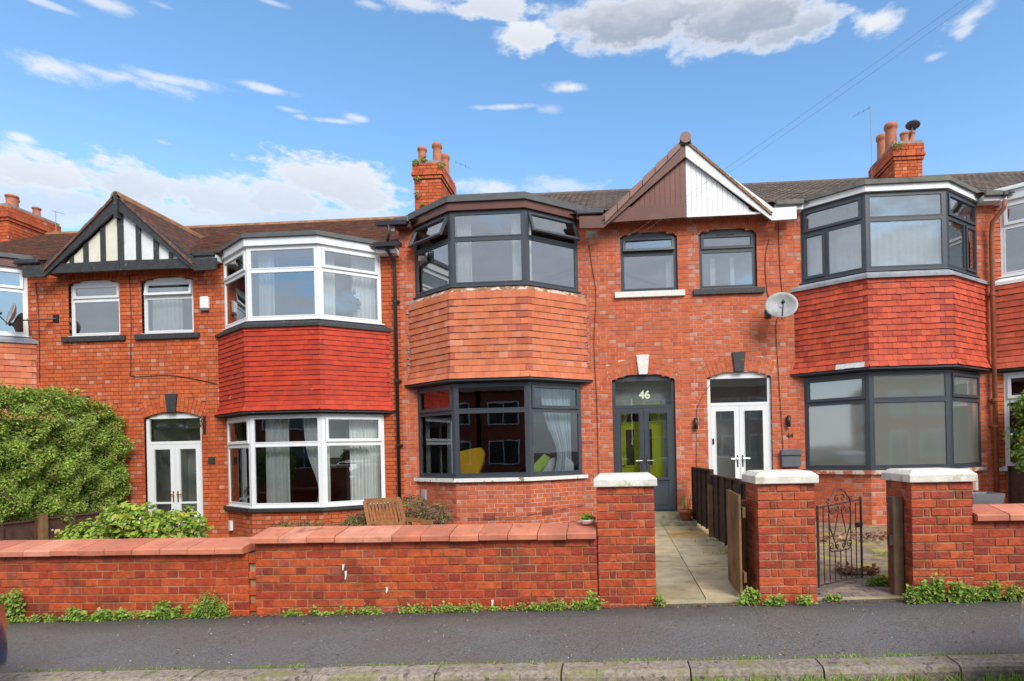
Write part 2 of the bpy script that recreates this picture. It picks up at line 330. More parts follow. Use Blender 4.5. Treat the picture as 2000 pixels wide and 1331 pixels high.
# ------------------------------------------------------------------ mesh builder
class F:
    """vertical face frame: u runs left to right seen from the street, d outward, z up"""
    def __init__(s, p, q):
        s.O = Vector((p[0], p[1])); v = Vector((q[0], q[1])) - s.O; s.len = v.length; s.u = v.normalized()
        s.n = Vector((s.u.y, -s.u.x)); s.ang = math.atan2(s.u.y, s.u.x)
    def pt(s, u, d, z):
        w = s.O + s.u * u + s.n * d
        return (w.x, w.y, z)
class TF(F):
    """the same frame with everything swung outward about a horizontal hinge"""
    def __init__(s, base, zh, ang, dh=0.):
        s.__dict__.update(base.__dict__); s.zh, s.a, s.dh = zh, ang, dh
    def pt(s, u, d, z):
        dz = z - s.zh; dd = d - s.dh
        c, k = math.cos(s.a), math.sin(s.a)
        return F.pt(s, u, s.dh + dd * c - dz * k, s.zh + dz * c + dd * k)
class MB:
    def __init__(s): s.v = []; s.f = []; s.t = []
    def add(s, vs, fs, tone=0.):
        b = len(s.v); s.v += [tuple(v) for v in vs]
        for q in fs: s.f.append(tuple(b + i for i in q)); s.t.append(tone)
    BX = ((0,3,2,1),(4,5,6,7),(0,1,5,4),(1,2,6,5),(2,3,7,6),(3,0,4,7))
    def box(s, x0, x1, y0, y1, z0, z1, tone=0.):
        s.add([(x0,y0,z0),(x1,y0,z0),(x1,y1,z0),(x0,y1,z0),(x0,y0,z1),(x1,y0,z1),(x1,y1,z1),(x0,y1,z1)], s.BX, tone); return s
    def fbox(s, fr, u0, u1, z0, z1, d0, d1, tone=0.):
        P = fr.pt
        s.add([P(u0,d1,z0),P(u1,d1,z0),P(u1,d0,z0),P(u0,d0,z0),P(u0,d1,z1),P(u1,d1,z1),P(u1,d0,z1),P(u0,d0,z1)], s.BX, tone); return s
    def ring(s, fr, u0, u1, z0, z1, w, d0, d1, tone=0.):
        s.fbox(fr, u0, u0 + w, z0, z1, d0, d1, tone); s.fbox(fr, u1 - w, u1, z0, z1, d0, d1, tone)
        s.fbox(fr, u0 + w, u1 - w, z0, z0 + w, d0, d1, tone); s.fbox(fr, u0 + w, u1 - w, z1 - w, z1, d0, d1, tone); return s
    def fpoly(s, fr, pts, d0, d1, tone=0.):
        """polygon given as (u, z), counterclockwise seen from the street, extruded from d0 to d1"""
        n = len(pts)
        vs = [fr.pt(u, d1, z) for u, z in pts] + [fr.pt(u, d0, z) for u, z in pts]
        s.add(vs, [tuple(range(n)), tuple(range(2 * n - 1, n - 1, -1))] + [(i, i + n, (i + 1) % n + n, (i + 1) % n) for i in range(n)], tone); return s
    def prism(s, pts, d, tone=0.):
        n = len(pts); d = Vector(d)
        s.add([tuple(p) for p in pts] + [tuple(Vector(p) + d) for p in pts], [tuple(range(n)), tuple(range(2 * n - 1, n - 1, -1))] + [(i, i + n, (i + 1) % n + n, (i + 1) % n) for i in range(n)], tone); return s
    def tube(s, pts, r, n=6, tone=0., cap=True):
        pts = [Vector(p) for p in pts]; rr = r if isinstance(r, (list, tuple)) else [r] * len(pts)
        vs = []; prev = None
        for i, p in enumerate(pts):
            d = (pts[min(i + 1, len(pts) - 1)] - pts[max(i - 1, 0)])
            d = d.normalized() if d.length else Vector((0, 0, 1))
            if prev is None:
                a = d.cross(Vector((0, 0, 1)) if abs(d.z) < .9 else Vector((1, 0, 0))).normalized()
            else: a = (prev - d * prev.dot(d)).normalized()
            prev = a; b = d.cross(a)
            vs += [p + (a * math.cos(2 * math.pi * k / n) + b * math.sin(2 * math.pi * k / n)) * rr[i] for k in range(n)]
        fs = [(i * n + k, i * n + (k + 1) % n, (i + 1) * n + (k + 1) % n, (i + 1) * n + k) for i in range(len(pts) - 1) for k in range(n)]
        if cap: fs += [tuple(range(n - 1, -1, -1)), tuple((len(pts) - 1) * n + k for k in range(n))]
        s.add(vs, fs, tone); return s
    def lathe(s, c, prof, n=16, tone=0.):
        vs = []
        for r, z in prof: vs += [(c[0] + r * math.cos(2 * math.pi * k / n), c[1] + r * math.sin(2 * math.pi * k / n), c[2] + z) for k in range(n)]
        fs = [(i * n + k, i * n + (k + 1) % n, (i + 1) * n + (k + 1) % n, (i + 1) * n + k) for i in range(len(prof) - 1) for k in range(n)]
        s.add(vs, fs, tone); return s
    def band(s, plan, d0, d1, z0, z1, tone=0., z1b=None):
        """a mitred strip along a plan polyline between outward offsets d0 and d1 (z1b: height of the outer top edge)"""
        a, b = offset(plan, d0), offset(plan, d1); z1b = z1 if z1b is None else z1b
        for i in range(len(plan) - 1):
            s.add([(*b[i], z0), (*b[i+1], z0), (*a[i+1], z0), (*a[i], z0), (*b[i], z1b), (*b[i+1], z1b), (*a[i+1], z1), (*a[i], z1)], s.BX, tone)
        return s
    def mesh(s, name, smooth=False):
        me = bpy.data.meshes.new(name); me.from_pydata(s.v, [], s.f)
        if any(s.t):
            at = me.attributes.new('tone', 'FLOAT', 'FACE'); at.data.foreach_set('value', s.t)
        if smooth: me.polygons.foreach_set('use_smooth', [True] * len(s.f))
        me.update(); return me
    def build(s, name, material, parent=None, smooth=False):
        o = link(name, s.mesh(name, smooth), parent); o.data.materials.append(material); return o
def offset(plan, d):
    fs = [F(plan[i], plan[i+1]) for i in range(len(plan) - 1)]
    res = []
    for i, p in enumerate(plan):
        p = Vector(p)
        if i == 0: n = fs[0].n
        elif i == len(plan) - 1: n = fs[-1].n
        else: n = (fs[i-1].n + fs[i].n); n = n / n.dot(fs[i].n)
        # ends die against the wall plane
        q = p + n * d
        if i == 0 and abs(fs[0].u.x) > .2: q = q + fs[0].u * ((p.y - q.y) / fs[0].u.y) if abs(fs[0].u.y) > .05 else q
        if i == len(plan) - 1 and abs(fs[-1].u.y) > .05: q = q + fs[-1].u * ((p.y - q.y) / fs[-1].u.y)
        res.append((q.x, q.y))
    return res
ORG = {}                                                    # world place of each object's origin
def link(name, data, parent=None, at=(0, 0, 0), rot=None):
    o = bpy.data.objects.new(name, data); COL.objects.link(o)
    at = Vector(at); ORG[o.name] = at
    if parent is not None:
        o.parent = parent; o.location = at - ORG[parent.name]
    else: o.location = at
    if rot is not None: o.rotation_euler = rot
    return o
def thing(name, label, cat, at=(0, 0, 0), group=None):
    o = link(name, None, None, at); o.empty_display_size = .2
    return tag(o, label, cat, group)
def tag(o, label, cat, group=None):
    o['label'] = label; o['category'] = cat
    if group: o['group'] = group
    return o
def kind(o, k, label=None):
    o['kind'] = k
    if label: o['label'] = label
    return o
def recenter(o):
    """put a one-mesh thing's origin at its base"""
    me = o.data; co_ = np.empty(len(me.vertices) * 3); me.vertices.foreach_get('co', co_); co_ = co_.reshape(-1, 3)
    c = (co_.max(0) + co_.min(0)) / 2; c[2] = co_[:, 2].min()
    me.vertices.foreach_set('co', (co_ - c).ravel()); o.location = c; ORG[o.name] = Vector(c); me.update(); return o

# ------------------------------------------------------------------ bricks and tiles as pieces
CACHE = {}
def brick_mesh(l, h, dep, tone, bev=.004, rough=0.):
    key = ('b', round(l * 200), round(h * 200), round(dep * 100), tone, bev, random.randrange(3) if rough else 0)
    if key not in CACHE:
        m = MB(); a, b = l / 2, h / 2; rr = random.Random(str(key))
        j = lambda: rr.uniform(-rough, rough)
        if bev:
            o_ = [(-a, -b), (a, -b), (a, b), (-a, b)]; i_ = [(-a + bev + j(), -b + bev + j()), (a - bev + j(), -b + bev + j()), (a - bev + j(), b - bev + j()), (-a + bev + j(), b - bev + j())]
            vs = [(x, 0 + j() * .5, z) for x, z in i_] + [(x, bev, z) for x, z in o_] + [(x, dep, z) for x, z in o_]
            fs = [(0,1,2,3)] + [(4+k, 4+(k+1)%4, (k+1)%4, k) for k in range(4)] + [(8+k, 8+(k+1)%4, 4+(k+1)%4, 4+k) for k in range(4)]
            m.add(vs, fs, tone)
        else: m.box(-a, a, 0, dep, -b, b, tone)
        CACHE[key] = m.mesh('brick')
    return CACHE[key]
def wrow(F_, u0, u1, z0, z1, excl=None, phase=0., rh=.083, tonef=None, j=.011, l1=.225, l2=.108):
    """Flemish bond, clipped to the face and round openings; returns pieces"""
    out = []; k = 0; z = z0
    while z + rh * .5 < z1:
        zt = min(z + rh, z1); zc = (z + zt) / 2
        ex = sorted(excl(zc)) if excl else []
        free = []; a = u0
        for e0, e1 in ex:
            if e0 > a: free.append((a, min(e0, u1)))
            a = max(a, e1)
        if a < u1: free.append((a, u1))
        u = u0 - phase - (.5 * (l1 + l2) + j if k % 2 else 0) - .4; i = 0
        while u < u1:
            L_ = l1 if i % 2 == 0 else l2
            for f0, f1 in free:
                a, b = max(u, f0), min(u + L_, f1)
                if f1 - f0 > .03 and u + L_ < f1 and f1 - (u + L_) < .045 + j: b = f1
                if f1 - f0 > .03 and u > f0 and u - f0 < .045 + j: a = f0
                if b - a > .045 or (b - a > .03 and f1 - f0 < .05):
                    tn = tonef(k, i, (a + b) / 2, zc, b - a < .15) if tonef else random.randrange(5)
                    out.append((F_, a, b, z + j / 2, zt - j / 2, (tn + .5) / 8))
            u += L_ + j; i += 1
        z += rh; k += 1
    return out
def emit_bricks(groups, limit=300, proud=.0, dep=.1, bev=.003, rough=0., campos=Vector((0, 0, 1.5))):
    """groups: [(parent, material, pieces)]. The 300 nearest become objects of their own, the rest one joined part each."""
    allp = []
    for gi, (par, m, ps) in enumerate(groups):
        for p in ps:
            c = Vector(p[0].pt((p[1] + p[2]) / 2, 0, (p[3] + p[4]) / 2)); allp.append(((c - campos).length - (p[2] - p[1]) * 2, gi, p, c))
    allp.sort(key=lambda q: q[0])
    rest = {}
    for n, (d, gi, p, c) in enumerate(allp):
        par, m, _ = groups[gi]; Fr, a, b, z0, z1, tn = p
        jit = random.uniform(-.0025, .0025)
        if n < limit:
            me = brick_mesh(b - a, z1 - z0, dep, tn, bev, rough)
            if not me.materials: me.materials.append(m)
            if me.materials[0] != m:
                key = (me.name, m.name)
                if key not in CACHE:
                    m2 = me.copy(); m2.materials[0] = m; CACHE[key] = m2
                me = CACHE[key]
            link('brick', me, par, Fr.pt((a + b) / 2, proud + jit, (z0 + z1) / 2), (0, 0, Fr.ang))
        else: rest.setdefault(gi, MB()).fbox(Fr, a, b, z0, z1, proud - dep, proud + jit, tn)
    for gi, mb in rest.items():
        o = mb.build('bricks', groups[gi][1], groups[gi][0]); o['kind'] = 'stuff'
def tones(red, pale=.35, dark=.06):
    """stretchers in reds; headers often in a greyer, paler brick; a few dark ones"""
    rnd = random.Random(red)
    def f(k, i, u, z, header):
        r = rnd.random()
        if header and r < pale: return rnd.choice((6, 7))
        if r > 1 - dark: return 5
        return rnd.randrange(5)
    return f
def backing(mb, F_, u0, u1, z0, z1, excl, d0, d1, step=.0415):
    z = z0
    runs = []
    while z < z1 - 1e-6:
        zt = min(z + step, z1); ex = tuple(sorted(excl((z + zt) / 2)))
        if runs and runs[-1][2] == ex: runs[-1][1] = zt
        else: runs.append([z, zt, ex])
        z = zt
    for za, zb, ex in runs:
        a = u0
        for e0, e1 in ex:
            if e0 > a: mb.fbox(F_, a, min(e0, u1), za, zb, d0, d1)
            a = max(a, e1)
        if a < u1: mb.fbox(F_, a, u1, za, zb, d0, d1)
class Arch:
    def __init__(s, c, w, zb, zs, rise, band):
        s.c, s.w, s.zb, s.zs, s.rise, s.band = c, w, zb, zs, rise, band
        s.R = (w * w + rise * rise) / (2 * rise); s.zc = zs + rise - s.R
    def hole(s, z):
        if z < s.zb or z > s.zs + s.rise: return None
        if z <= s.zs: return (s.c - s.w, s.c + s.w)
        h = math.sqrt(max(0, s.R ** 2 - (z - s.zc) ** 2)); return (s.c - h, s.c + h)
    def outer(s, z):
        if z < s.zb: return None
        if z <= s.zs: return (s.c - s.w, s.c + s.w)
        Ro = s.R + s.band
        if z - s.zc >= Ro: return None
        h = min(math.sqrt(Ro ** 2 - (z - s.zc) ** 2), s.w * (z - s.zc) / (s.zs - s.zc) + .005); return (s.c - h, s.c + h)
    def voussoirs(s, F_, parent, m, split=False, gap=None):
        th = math.asin(s.w / s.R); n = int(round(2 * th * (s.R + s.band / 2) / .085)); g = .010 / s.R
        for i in range(n):
            a0 = -th + 2 * th * i / n + g / 2; a1 = -th + 2 * th * (i + 1) / n - g / 2
            cuts = [(0, s.band)]
            if split: cuts = [(0, s.band * .32), (s.band * .32 + .01, s.band)] if i % 2 else [(0, s.band * .66), (s.band * .66 + .01, s.band)]
            for r0, r1 in cuts:
                P = lambda a, r: (s.c + (s.R + r) * math.sin(a), s.zc + (s.R + r) * math.cos(a))
                tn = (random.choice((0, 1, 2, 4, 3)) + .5) / 8 if r1 - r0 > .12 else (random.choice((0, 4, 6)) + .5) / 8
                if gap and abs((a0 + a1) / 2 * s.R) < gap: continue
                MB().fpoly(F_, [P(a0, r0), P(a1, r0), P(a1, r1), P(a0, r1)], -.1, .002, tn).build('brick', m, parent)

def tile_mesh(w, l, th, tone, prof='flat'):
    key = ('t', round(w * 200), round(l * 200), tone, prof)
    if key not in CACHE:
        m = MB(); rr = random.Random(str(key))
        if prof == 'flat':
            e = .0015
            vs = [(-w/2+e,0,0),(w/2-e,0,0),(w/2-e,l,0),(-w/2+e,l,0),(-w/2+e,0,th),(w/2-e,0,th),(w/2-e,l,th),(-w/2+e,l,th)]
            m.add(vs, MB.BX, tone)
        else:
            n = 12; vs = []
            for i in range(n + 1):
                x = -w / 2 + w * i / n; z = .022 * abs(math.sin(2 * math.pi * i / n)) ** .7
                vs += [(x, 0, z + .004), (x, l, z + .004), (x, 0, z + .004 - th), (x, l, z - th)]
            fs = []
            for i in range(n):
                a, b = i * 4, i * 4 + 4
                fs += [(a, b, b + 1, a + 1), (a + 2, b + 2, b, a), (a + 3, b + 3, b + 2, a + 2)]
            m.add(vs, fs, tone)
        CACHE[key] = m.mesh('roof_tile')
    return CACHE[key]
def tile_slope(parent, m, O, U, V, ulen, vlen, clip, w, gauge, prof='flat', limit=300, th=.012, name='roof_tile', tilt=.09, jit=.002):
    """courses of lapped tiles on a slope: O lower left corner, U along the eave, V up the slope"""
    U = Vector(U).normalized(); V = Vector(V).normalized(); Nn = U.cross(V).normalized(); O = Vector(O)
    a = math.atan2(th * 1.15, gauge)
    Vt = (V * math.cos(a) - Nn * math.sin(a)).normalized(); Nt = U.cross(Vt).normalized()
    rot = Matrix((U, Vt, Nt)).transposed().to_euler()
    nr_ = math.ceil(vlen / gauge); gauge = vlen / nr_
    ps = []; v = 0.
    for k in range(nr_):
        u = -(w / 2 if (k % 2 and prof == 'flat') else 0)
        while u < ulen:
            c0, c1 = max(u, 0), min(u + w, ulen)
            if c1 - c0 > w * .2 and clip((c0 + c1) / 2, v + gauge / 2):
                ps.append(((O + U * ((c0 + c1) / 2) + V * v + Nn * (th + random.uniform(0, jit))), c1 - c0, .98 if k == nr_ - 1 else 1.25))
            u += w
        v += gauge
    ps.sort(key=lambda p: (p[0] - Vector((0, 0, 1.5))).length)
    rest = MB()
    for i, (c, cw, lf) in enumerate(ps):
        tn = (random.randrange(8) + .5) / 8; me = tile_mesh(round(cw * 100) / 100, gauge * lf, th, tn, prof)
        if i < limit:
            if not me.materials: me.materials.append(m)
            if me.materials[0] != m:
                key = (me.name, m.name)
                if key not in CACHE: m2 = me.copy(); m2.materials[0] = m; CACHE[key] = m2
                me = CACHE[key]
            link(name, me, parent, c, rot)
        else:
            Mx = Matrix.Translation(c) @ rot.to_matrix().to_4x4()
            rest.add([Mx @ v_.co for v_ in me.vertices], [tuple(p.vertices) for p in me.polygons], tn)
    if rest.v: kind(rest.build(name + 's', m, parent), 'stuff')

# ------------------------------------------------------------------ leaves
def leaves(name, m, pts, nrm, size, parent=None, seed=1, spread=.8, aspect=.45, fold=True):
    """many small pointed leaves: pts (n,3), nrm (n,3) preferred facing"""
    r = np.random.default_rng(seed); n = len(pts)
    nv = nrm + r.normal(0, spread, (n, 3)); nv /= np.linalg.norm(nv, axis=1)[:, None]
    d = r.normal(0, 1, (n, 3)); d -= (d * nv).sum(1)[:, None] * nv; d /= np.linalg.norm(d, axis=1)[:, None]
    s = np.cross(nv, d); sz = size * r.uniform(.6, 1.35, n)[:, None]
    tip = pts + d * sz; mid = pts + d * sz * .45
    a = mid + s * sz * aspect; b = mid - s * sz * aspect
    if fold: a = a + nv * sz * .15; b = b + nv * sz * .15
    v = np.stack([pts, a, tip, b], 1).reshape(-1, 3)
    me = bpy.data.meshes.new(name)
    me.vertices.add(4 * n); me.vertices.foreach_set('co', v.ravel())
    idx = np.arange(4 * n).reshape(n, 4); tri = np.concatenate([idx[:, [0, 1, 2]], idx[:, [0, 2, 3]]], 1).reshape(-1)
    me.loops.add(6 * n); me.loops.foreach_set('vertex_index', tri.astype(np.int32))
    me.polygons.add(2 * n); me.polygons.foreach_set('loop_start', np.arange(0, 6 * n, 3, dtype=np.int32))
    at = me.attributes.new('tone', 'FLOAT', 'FACE'); tn = (r.integers(0, 8, n) + .5) / 8
    at.data.foreach_set('value', np.repeat(tn, 2).astype(np.float32))
    me.update(); me.validate(); me.materials.append(m)
    return link(name, me, parent)
def blob(n, c, rad, seed, lo=.62, flat=0.):
    r = np.random.default_rng(seed); d = r.normal(0, 1, (n, 3)); d /= np.linalg.norm(d, axis=1)[:, None]
    k = r.uniform(lo ** 3, 1, n) ** (1 / 3)
    bumpy = 1 + .16 * np.sin(d[:, 0] * 5 + seed) * np.sin(d[:, 1] * 4 + 2 * seed) + .12 * np.sin(d[:, 2] * 7 + d[:, 0] * 6)
    p = d * (k * bumpy)[:, None] * np.array(rad) + np.array(c)
    return p, d

# =================================================================== SETTING
def pz(x): return -.05 + .017 * max(-14, min(14, x))          # the pavement rises gently to the right
def sheet(name, m, x0, x1, y0, y1, dz, nx=16, kind_='structure'):
    mb = MB()
    for i in range(nx):
        a = x0 + (x1 - x0) * i / nx; b = x0 + (x1 - x0) * (i + 1) / nx
        mb.add([(a, y0, pz(a) + dz), (b, y0, pz(b) + dz), (b, y1, pz(b) + dz), (a, y1, pz(a) + dz)], [(0, 1, 2, 3)])
    o = mb.build(name, m); o['kind'] = kind_; return o
g = MB().add([(-1500, -1500, -.9), (1500, -1500, -.9), (1500, 1500, -.9), (-1500, 1500, -.9)], [(0, 1, 2, 3)])
gm = MB(); gm.add([(-1500, -1500, -.9), (1500, -1500, -.9), (1500, 1500, -.9), (-1500, 1500, -.9)], [(0, 1, 2, 3)])
kind(gm.build('ground', soil_m), 'structure')
pv = sheet('pavement', asph, -40, 40, 4.31, 5.90, 0)
kind(MB().box(-40, 40, 4.3, 6.2, -.85, -.42).build('pavement_base', soil_m), 'structure')
road = sheet('road', asph_r, -40, 40, -5.2, 4.11, -.105)
kind(MB().box(-40, 40, -5.2, 4.3, -.85, -.5).build('road_base', soil_m), 'structure')
sheet('pavement', asph, -40, 40, -7.2, -5.2, .0)
ke = link('kerb', MB().box(-40, 40, 4.15, 4.29, -.7, -.40).mesh('kerb')); ke.data.materials.append(kerb_m); ke['kind'] = 'structure'
x = -10.33 - .035; i = 0
rk = random.Random(3)
while x < 9:
    l = .905; m = MB(); tn = (rk.randrange(8) + .5) / 8; yo = rk.uniform(-.006, .006); zo = rk.uniform(-.004, .004)
    a, b = x + .006, x + l - .006
    prof = [(4.115, -.30), (4.115, -.035), (4.125, -.010), (4.15, .004), (4.295, .010), (4.308, .002), (4.308, -.30)]
    P0 = [(a, y + yo, z + pz(a) + zo) for y, z in prof]
    m.prism(P0[::-1], (b - a, 0, pz(b) - pz(a)), tn)
    m.build('kerb_stone', kerb_m, ke); x += l
# far ground levels of the gardens
def slab(name, m, x0, x1, y0, y1, z0, z1, zb=-.85):
    mb = MB(); mb.add([(x0,y0,zb),(x1,y0,zb),(x1,y1,zb),(x0,y1,zb),(x0,y0,z0),(x1,y0,z0),(x1,y1,z1),(x0,y1,z1)], MB.BX)
    return kind(mb.build(name, m), 'structure')
slab('garden_soil', soil_m, -22, -4.3, 6.0, 12.2, -.16, -.14)
slab('garden_soil', soil_m, -4.29, .14, 6.0, 12.2, -.02, .02)
slab('garden_paving', conc_m, 1.95, 7.34, 6.75, 12.2, .015, .04)
slab('garden_soil', soil_m, 7.35, 20, 6.0, 12.2, .02, .06)
slab('rear_ground', soil_m, -30, 30, 12.3, 20, -.5, -.5)

# flagged garden path up to the lime door's porch
pth = kind(MB().box(.14, 1.90, 5.93, 11.30, -.6, -.045).build('path', soil_m), 'structure')
r_ = random.Random(5)
yy = 5.965
for k in range(7):
    y1 = yy + .755
    for (a, b) in ((.145, .875), (.885, 1.70)):
        tn = (3 if (k == 5 and a > .8) else r_.choice((0, 1, 2, 4, 5, 6, 7)) ) / 8 + .06
        e = .010; z0 = -.005 + (yy - 5.9) * .014 + r_.uniform(-.003, .003); z1 = z0 + .0105 + r_.uniform(-.002, .003)
        m = MB(); m.add([(a,yy+e,-.1),(b,yy+e,-.1),(b,y1-e,-.1),(a,y1-e,-.1),(a,yy+e,z0),(b,yy+e,z0+r_.uniform(-.003,.003)),(b,y1-e,z1),(a,y1-e,z1)], MB.BX, tn)
        m.build('flagstone', flag_m, pth)
    yy = y1
MB().box(.38, 1.36, 5.90, 5.955, -.2, -.012, .5).build('edging', flag_m, pth)
stp = thing('doorstep', 'two worn stone steps below the anthracite double door with the lime door inside', 'steps', (.7, 11.2, .08))
MB().box(-.02, 1.5, 11.02, 11.75, .0, .155).build('lower_step', step_m, stp)
MB().box(-.02, 1.42, 11.36, 11.80, .156, .268).build('upper_step', step_m, stp)
# herringbone block path behind the iron gate
bp = kind(MB().box(1.95, 2.90, 5.92, 6.749, -.6, -.035).build('path', soil_m), 'structure')
for k in range(9):
    for q in range(5):
        a = 1.96 + q * .187 + (.09 if k % 2 else 0); y0_ = 5.96 + k * .088
        b = min(a + .182, 2.89)
        if b - a < .05: continue
        MB().box(a, b, y0_, y0_ + .083, -.1, .006 + r_.uniform(-.002, .003), (r_.randrange(8) + .5) / 8).build('paving_block', block_m, bp)
MB().box(1.95, 2.90, 5.90, 5.952, -.2, .004, .1).build('edging', flag_m, bp)

# =================================================================== FRONT GARDEN WALLS
def corbel_tone(seed):
    rr = random.Random(seed)
    return lambda k, i, u, z, header: (rr.choice((5, 6, 7, 3, 6)) if header and rr.random() < .6 else (5 if rr.random() < .05 else rr.randrange(5)))
def garden_wall(label, x0, x1, ztop, seed, clear=None, lift=0.):
    t_ = thing('garden_wall', label, 'wall', ((x0 + x1) / 2, 5.97, pz((x0 + x1) / 2)))
    z0 = -.35 if x0 < -3 else -.2
    n = math.ceil((ztop - z0) / .083); z0 = ztop - n * .083
    core = MB().box(x0 + .004, x1 - .004, 5.868, 6.08, z0 - .1, ztop - .004).build('mortar_core', mortar_w, t_)
    Fw = F((x0, 5.86), (x1, 5.86))
    ps = wrow(Fw, 0, x1 - x0, z0, ztop, None, r_.uniform(0, .2), .083, corbel_tone(seed))
    emit_bricks([(t_, brick_w, ps)], 300, 0, .1, .004, .0022)
    Fb = F((x1, 6.085), (x0, 6.085))
    kind_ = MB()
    for p in wrow(Fb, 0, x1 - x0, z0, ztop, None, 0, .083): kind_.fbox(Fb, p[1], p[2], p[3], p[4], -.05, 0, p[5])
    kind(kind_.build('bricks', brick_w, t_), 'stuff')
    # sloping clay coping, one piece about 30 cm
    x = x0 - .0
    pieces = max(1, round((x1 - x0) / .30)); pl = (x1 - x0) / pieces
    for k in range(pieces):
        if x0 + (k + 1) * pl < -9.6: continue
        a, b = x0 + k * pl + .004, x0 + (k + 1) * pl - .004; dzz = r_.uniform(-.003, .003); dyy = r_.uniform(-.004, .004)
        prof = [(5.79, 0), (5.785, .006), (5.785, .052), (5.80, .066), (6.13, .128), (6.145, .118), (6.145, .06), (6.10, .01)]
        P0 = [(a, y + dyy, z + ztop + dzz + .003) for y, z in prof]
        MB().prism(P0[::-1], (b - a, 0, 0), (r_.randrange(8) + .5) / 8).build('coping_stone', cope_m, t_)
    return t_
garden_wall('low red brick garden wall under pink sloping coping, left of the stepped joint', -13.0, -3.80, .522, 11)
garden_wall('taller red brick garden wall with mossy joints and pink coping, left of the white capped pillar', -3.72, -.195, .625, 12)
tooth = thing('wall_joint', 'toothed end bricks where the low and the taller garden walls meet', 'brick joint', (-3.76, 5.95, -.1))
Fj = F((-3.80, 5.872), (-3.72, 5.872))
for k in range(9):
    if k % 2 == 0: MB().fbox(Fj, 0 + .004, .08 - .004, .505 - (k + 1) * .083, .505 - k * .083 - .01, -.15, 0, (k % 5 + .5) / 8).build('brick', brick_w, tooth)
MB().fbox(Fj, 0, .08, -.3, .505, -.2, -.03).build('mortar_core', mortar_w, tooth)
garden_wall('red brick garden wall with pink coping right of the third pillar, behind tall weeds', 3.42, 9.0, .748, 13)
def pillar(label, x0, x1, yb, ztop, seed, captop=1.):
    c = (x0 + x1) / 2
    t_ = thing('gate_pillar', label, 'pillar', (c, 6.1, pz(c)))
    n = math.ceil((ztop - pz(c) + .03) / .083); z0 = ztop - n * .083
    MB().box(x0 + .006, x1 - .006, 5.846, yb - .006, z0 - .2, ztop - .002).build('mortar_core', mortar_w, t_)
    y0 = 5.838
    fs = [F((x0, y0), (x1, y0)), F((x0, yb), (x0, y0)), F((x1, y0), (x1, yb))]
    ps = []
    tf = corbel_tone(seed)
    for fi, Fr in enumerate(fs):
        k = 0; z = z0; w = Fr.len
        while z < ztop - .02:
            if fi == 0: seg = [(0, .225), (.236, .34), (.351, w)] if k % 2 else [(0, .108), (.119, .172), (.183, .40), (.411, .462), (.473, w)]
            else: seg = [(.012, .12), (.131, .345), (.356, w - .105)] if k % 2 else [(.012, .225), (.236, .34), (.351, w - .105)]
            for i, (a, b) in enumerate(seg):
                b = min(b, w)
                if b - a > .03: ps.append((Fr, a, b, z + .006, z + .077, (tf(k, i, 0, 0, b - a < .15) + .5) / 8))
            z += .083; k += 1
    emit_bricks([(t_, brick_w, ps)], 300, 0, .1, .005, .0025)
    e = .045; a, b, c0, c1 = x0 - .03, x1 + .03, y0 - .04, yb + .03; h = ztop
    m = MB(); i = .055
    vs = [(a,c0,h),(b,c0,h),(b,c1,h),(a,c1,h),(a,c0,h+.075),(b,c0,h+.075),(b,c1,h+.075),(a,c1,h+.075),(a+i,c0+i,h+.118),(b-i,c0+i,h+.118),(b-i,c1-i,h+.118),(a+i,c1-i,h+.118)]
    m.add(vs, [(0,3,2,1),(0,1,5,4),(1,2,6,5),(2,3,7,6),(3,0,4,7),(4,5,9,8),(5,6,10,9),(6,7,11,10),(7,4,8,11),(8,9,10,11)])
    cp = m.build('cap_stone', cap_m, t_)
    bv = cp.modifiers.new('bevel', 'BEVEL'); bv.width = .008; bv.segments = 2
    return t_
pillar('red brick gate pillar with white cap, leftmost, in front of the anthracite door', -.187, .380, 6.38, 1.140, 21)
pillar('red brick gate pillar with white cap between the timber gate and the iron gate', 1.384, 1.932, 6.38, 1.140, 22)
pillar('red brick gate pillar with wide white cap right of the iron gate', 2.84, 3.41, 6.38, 1.128, 23)
# white paint drips on the middle wall
for (x_, z_, h_) in ((-2.80, .37, .05), (-2.775, .29, .07), (-2.35, .135, .05), (-1.27, -.01, .06)):
    o = MB().fpoly(F((x_, 5.857), (x_ + .05, 5.857)), [(0, -h_ * .6), (.010, -h_ * .7), (.02, -h_ * .1), (.024, h_ * .6), (.0, h_ * .55), (.004, 0)], 0, .003).build('paint_drip', upvc)
    recenter(o); o.location.z += z_; tag(o, {-2.80: 'upper white paint drip on the middle garden wall', -2.775: 'white paint drip just under another on the middle garden wall', -2.35: 'low white paint drip near the middle of the taller garden wall', -1.27: 'white paint drip at the foot of the taller garden wall near the pillar'}[x_], 'paint mark')

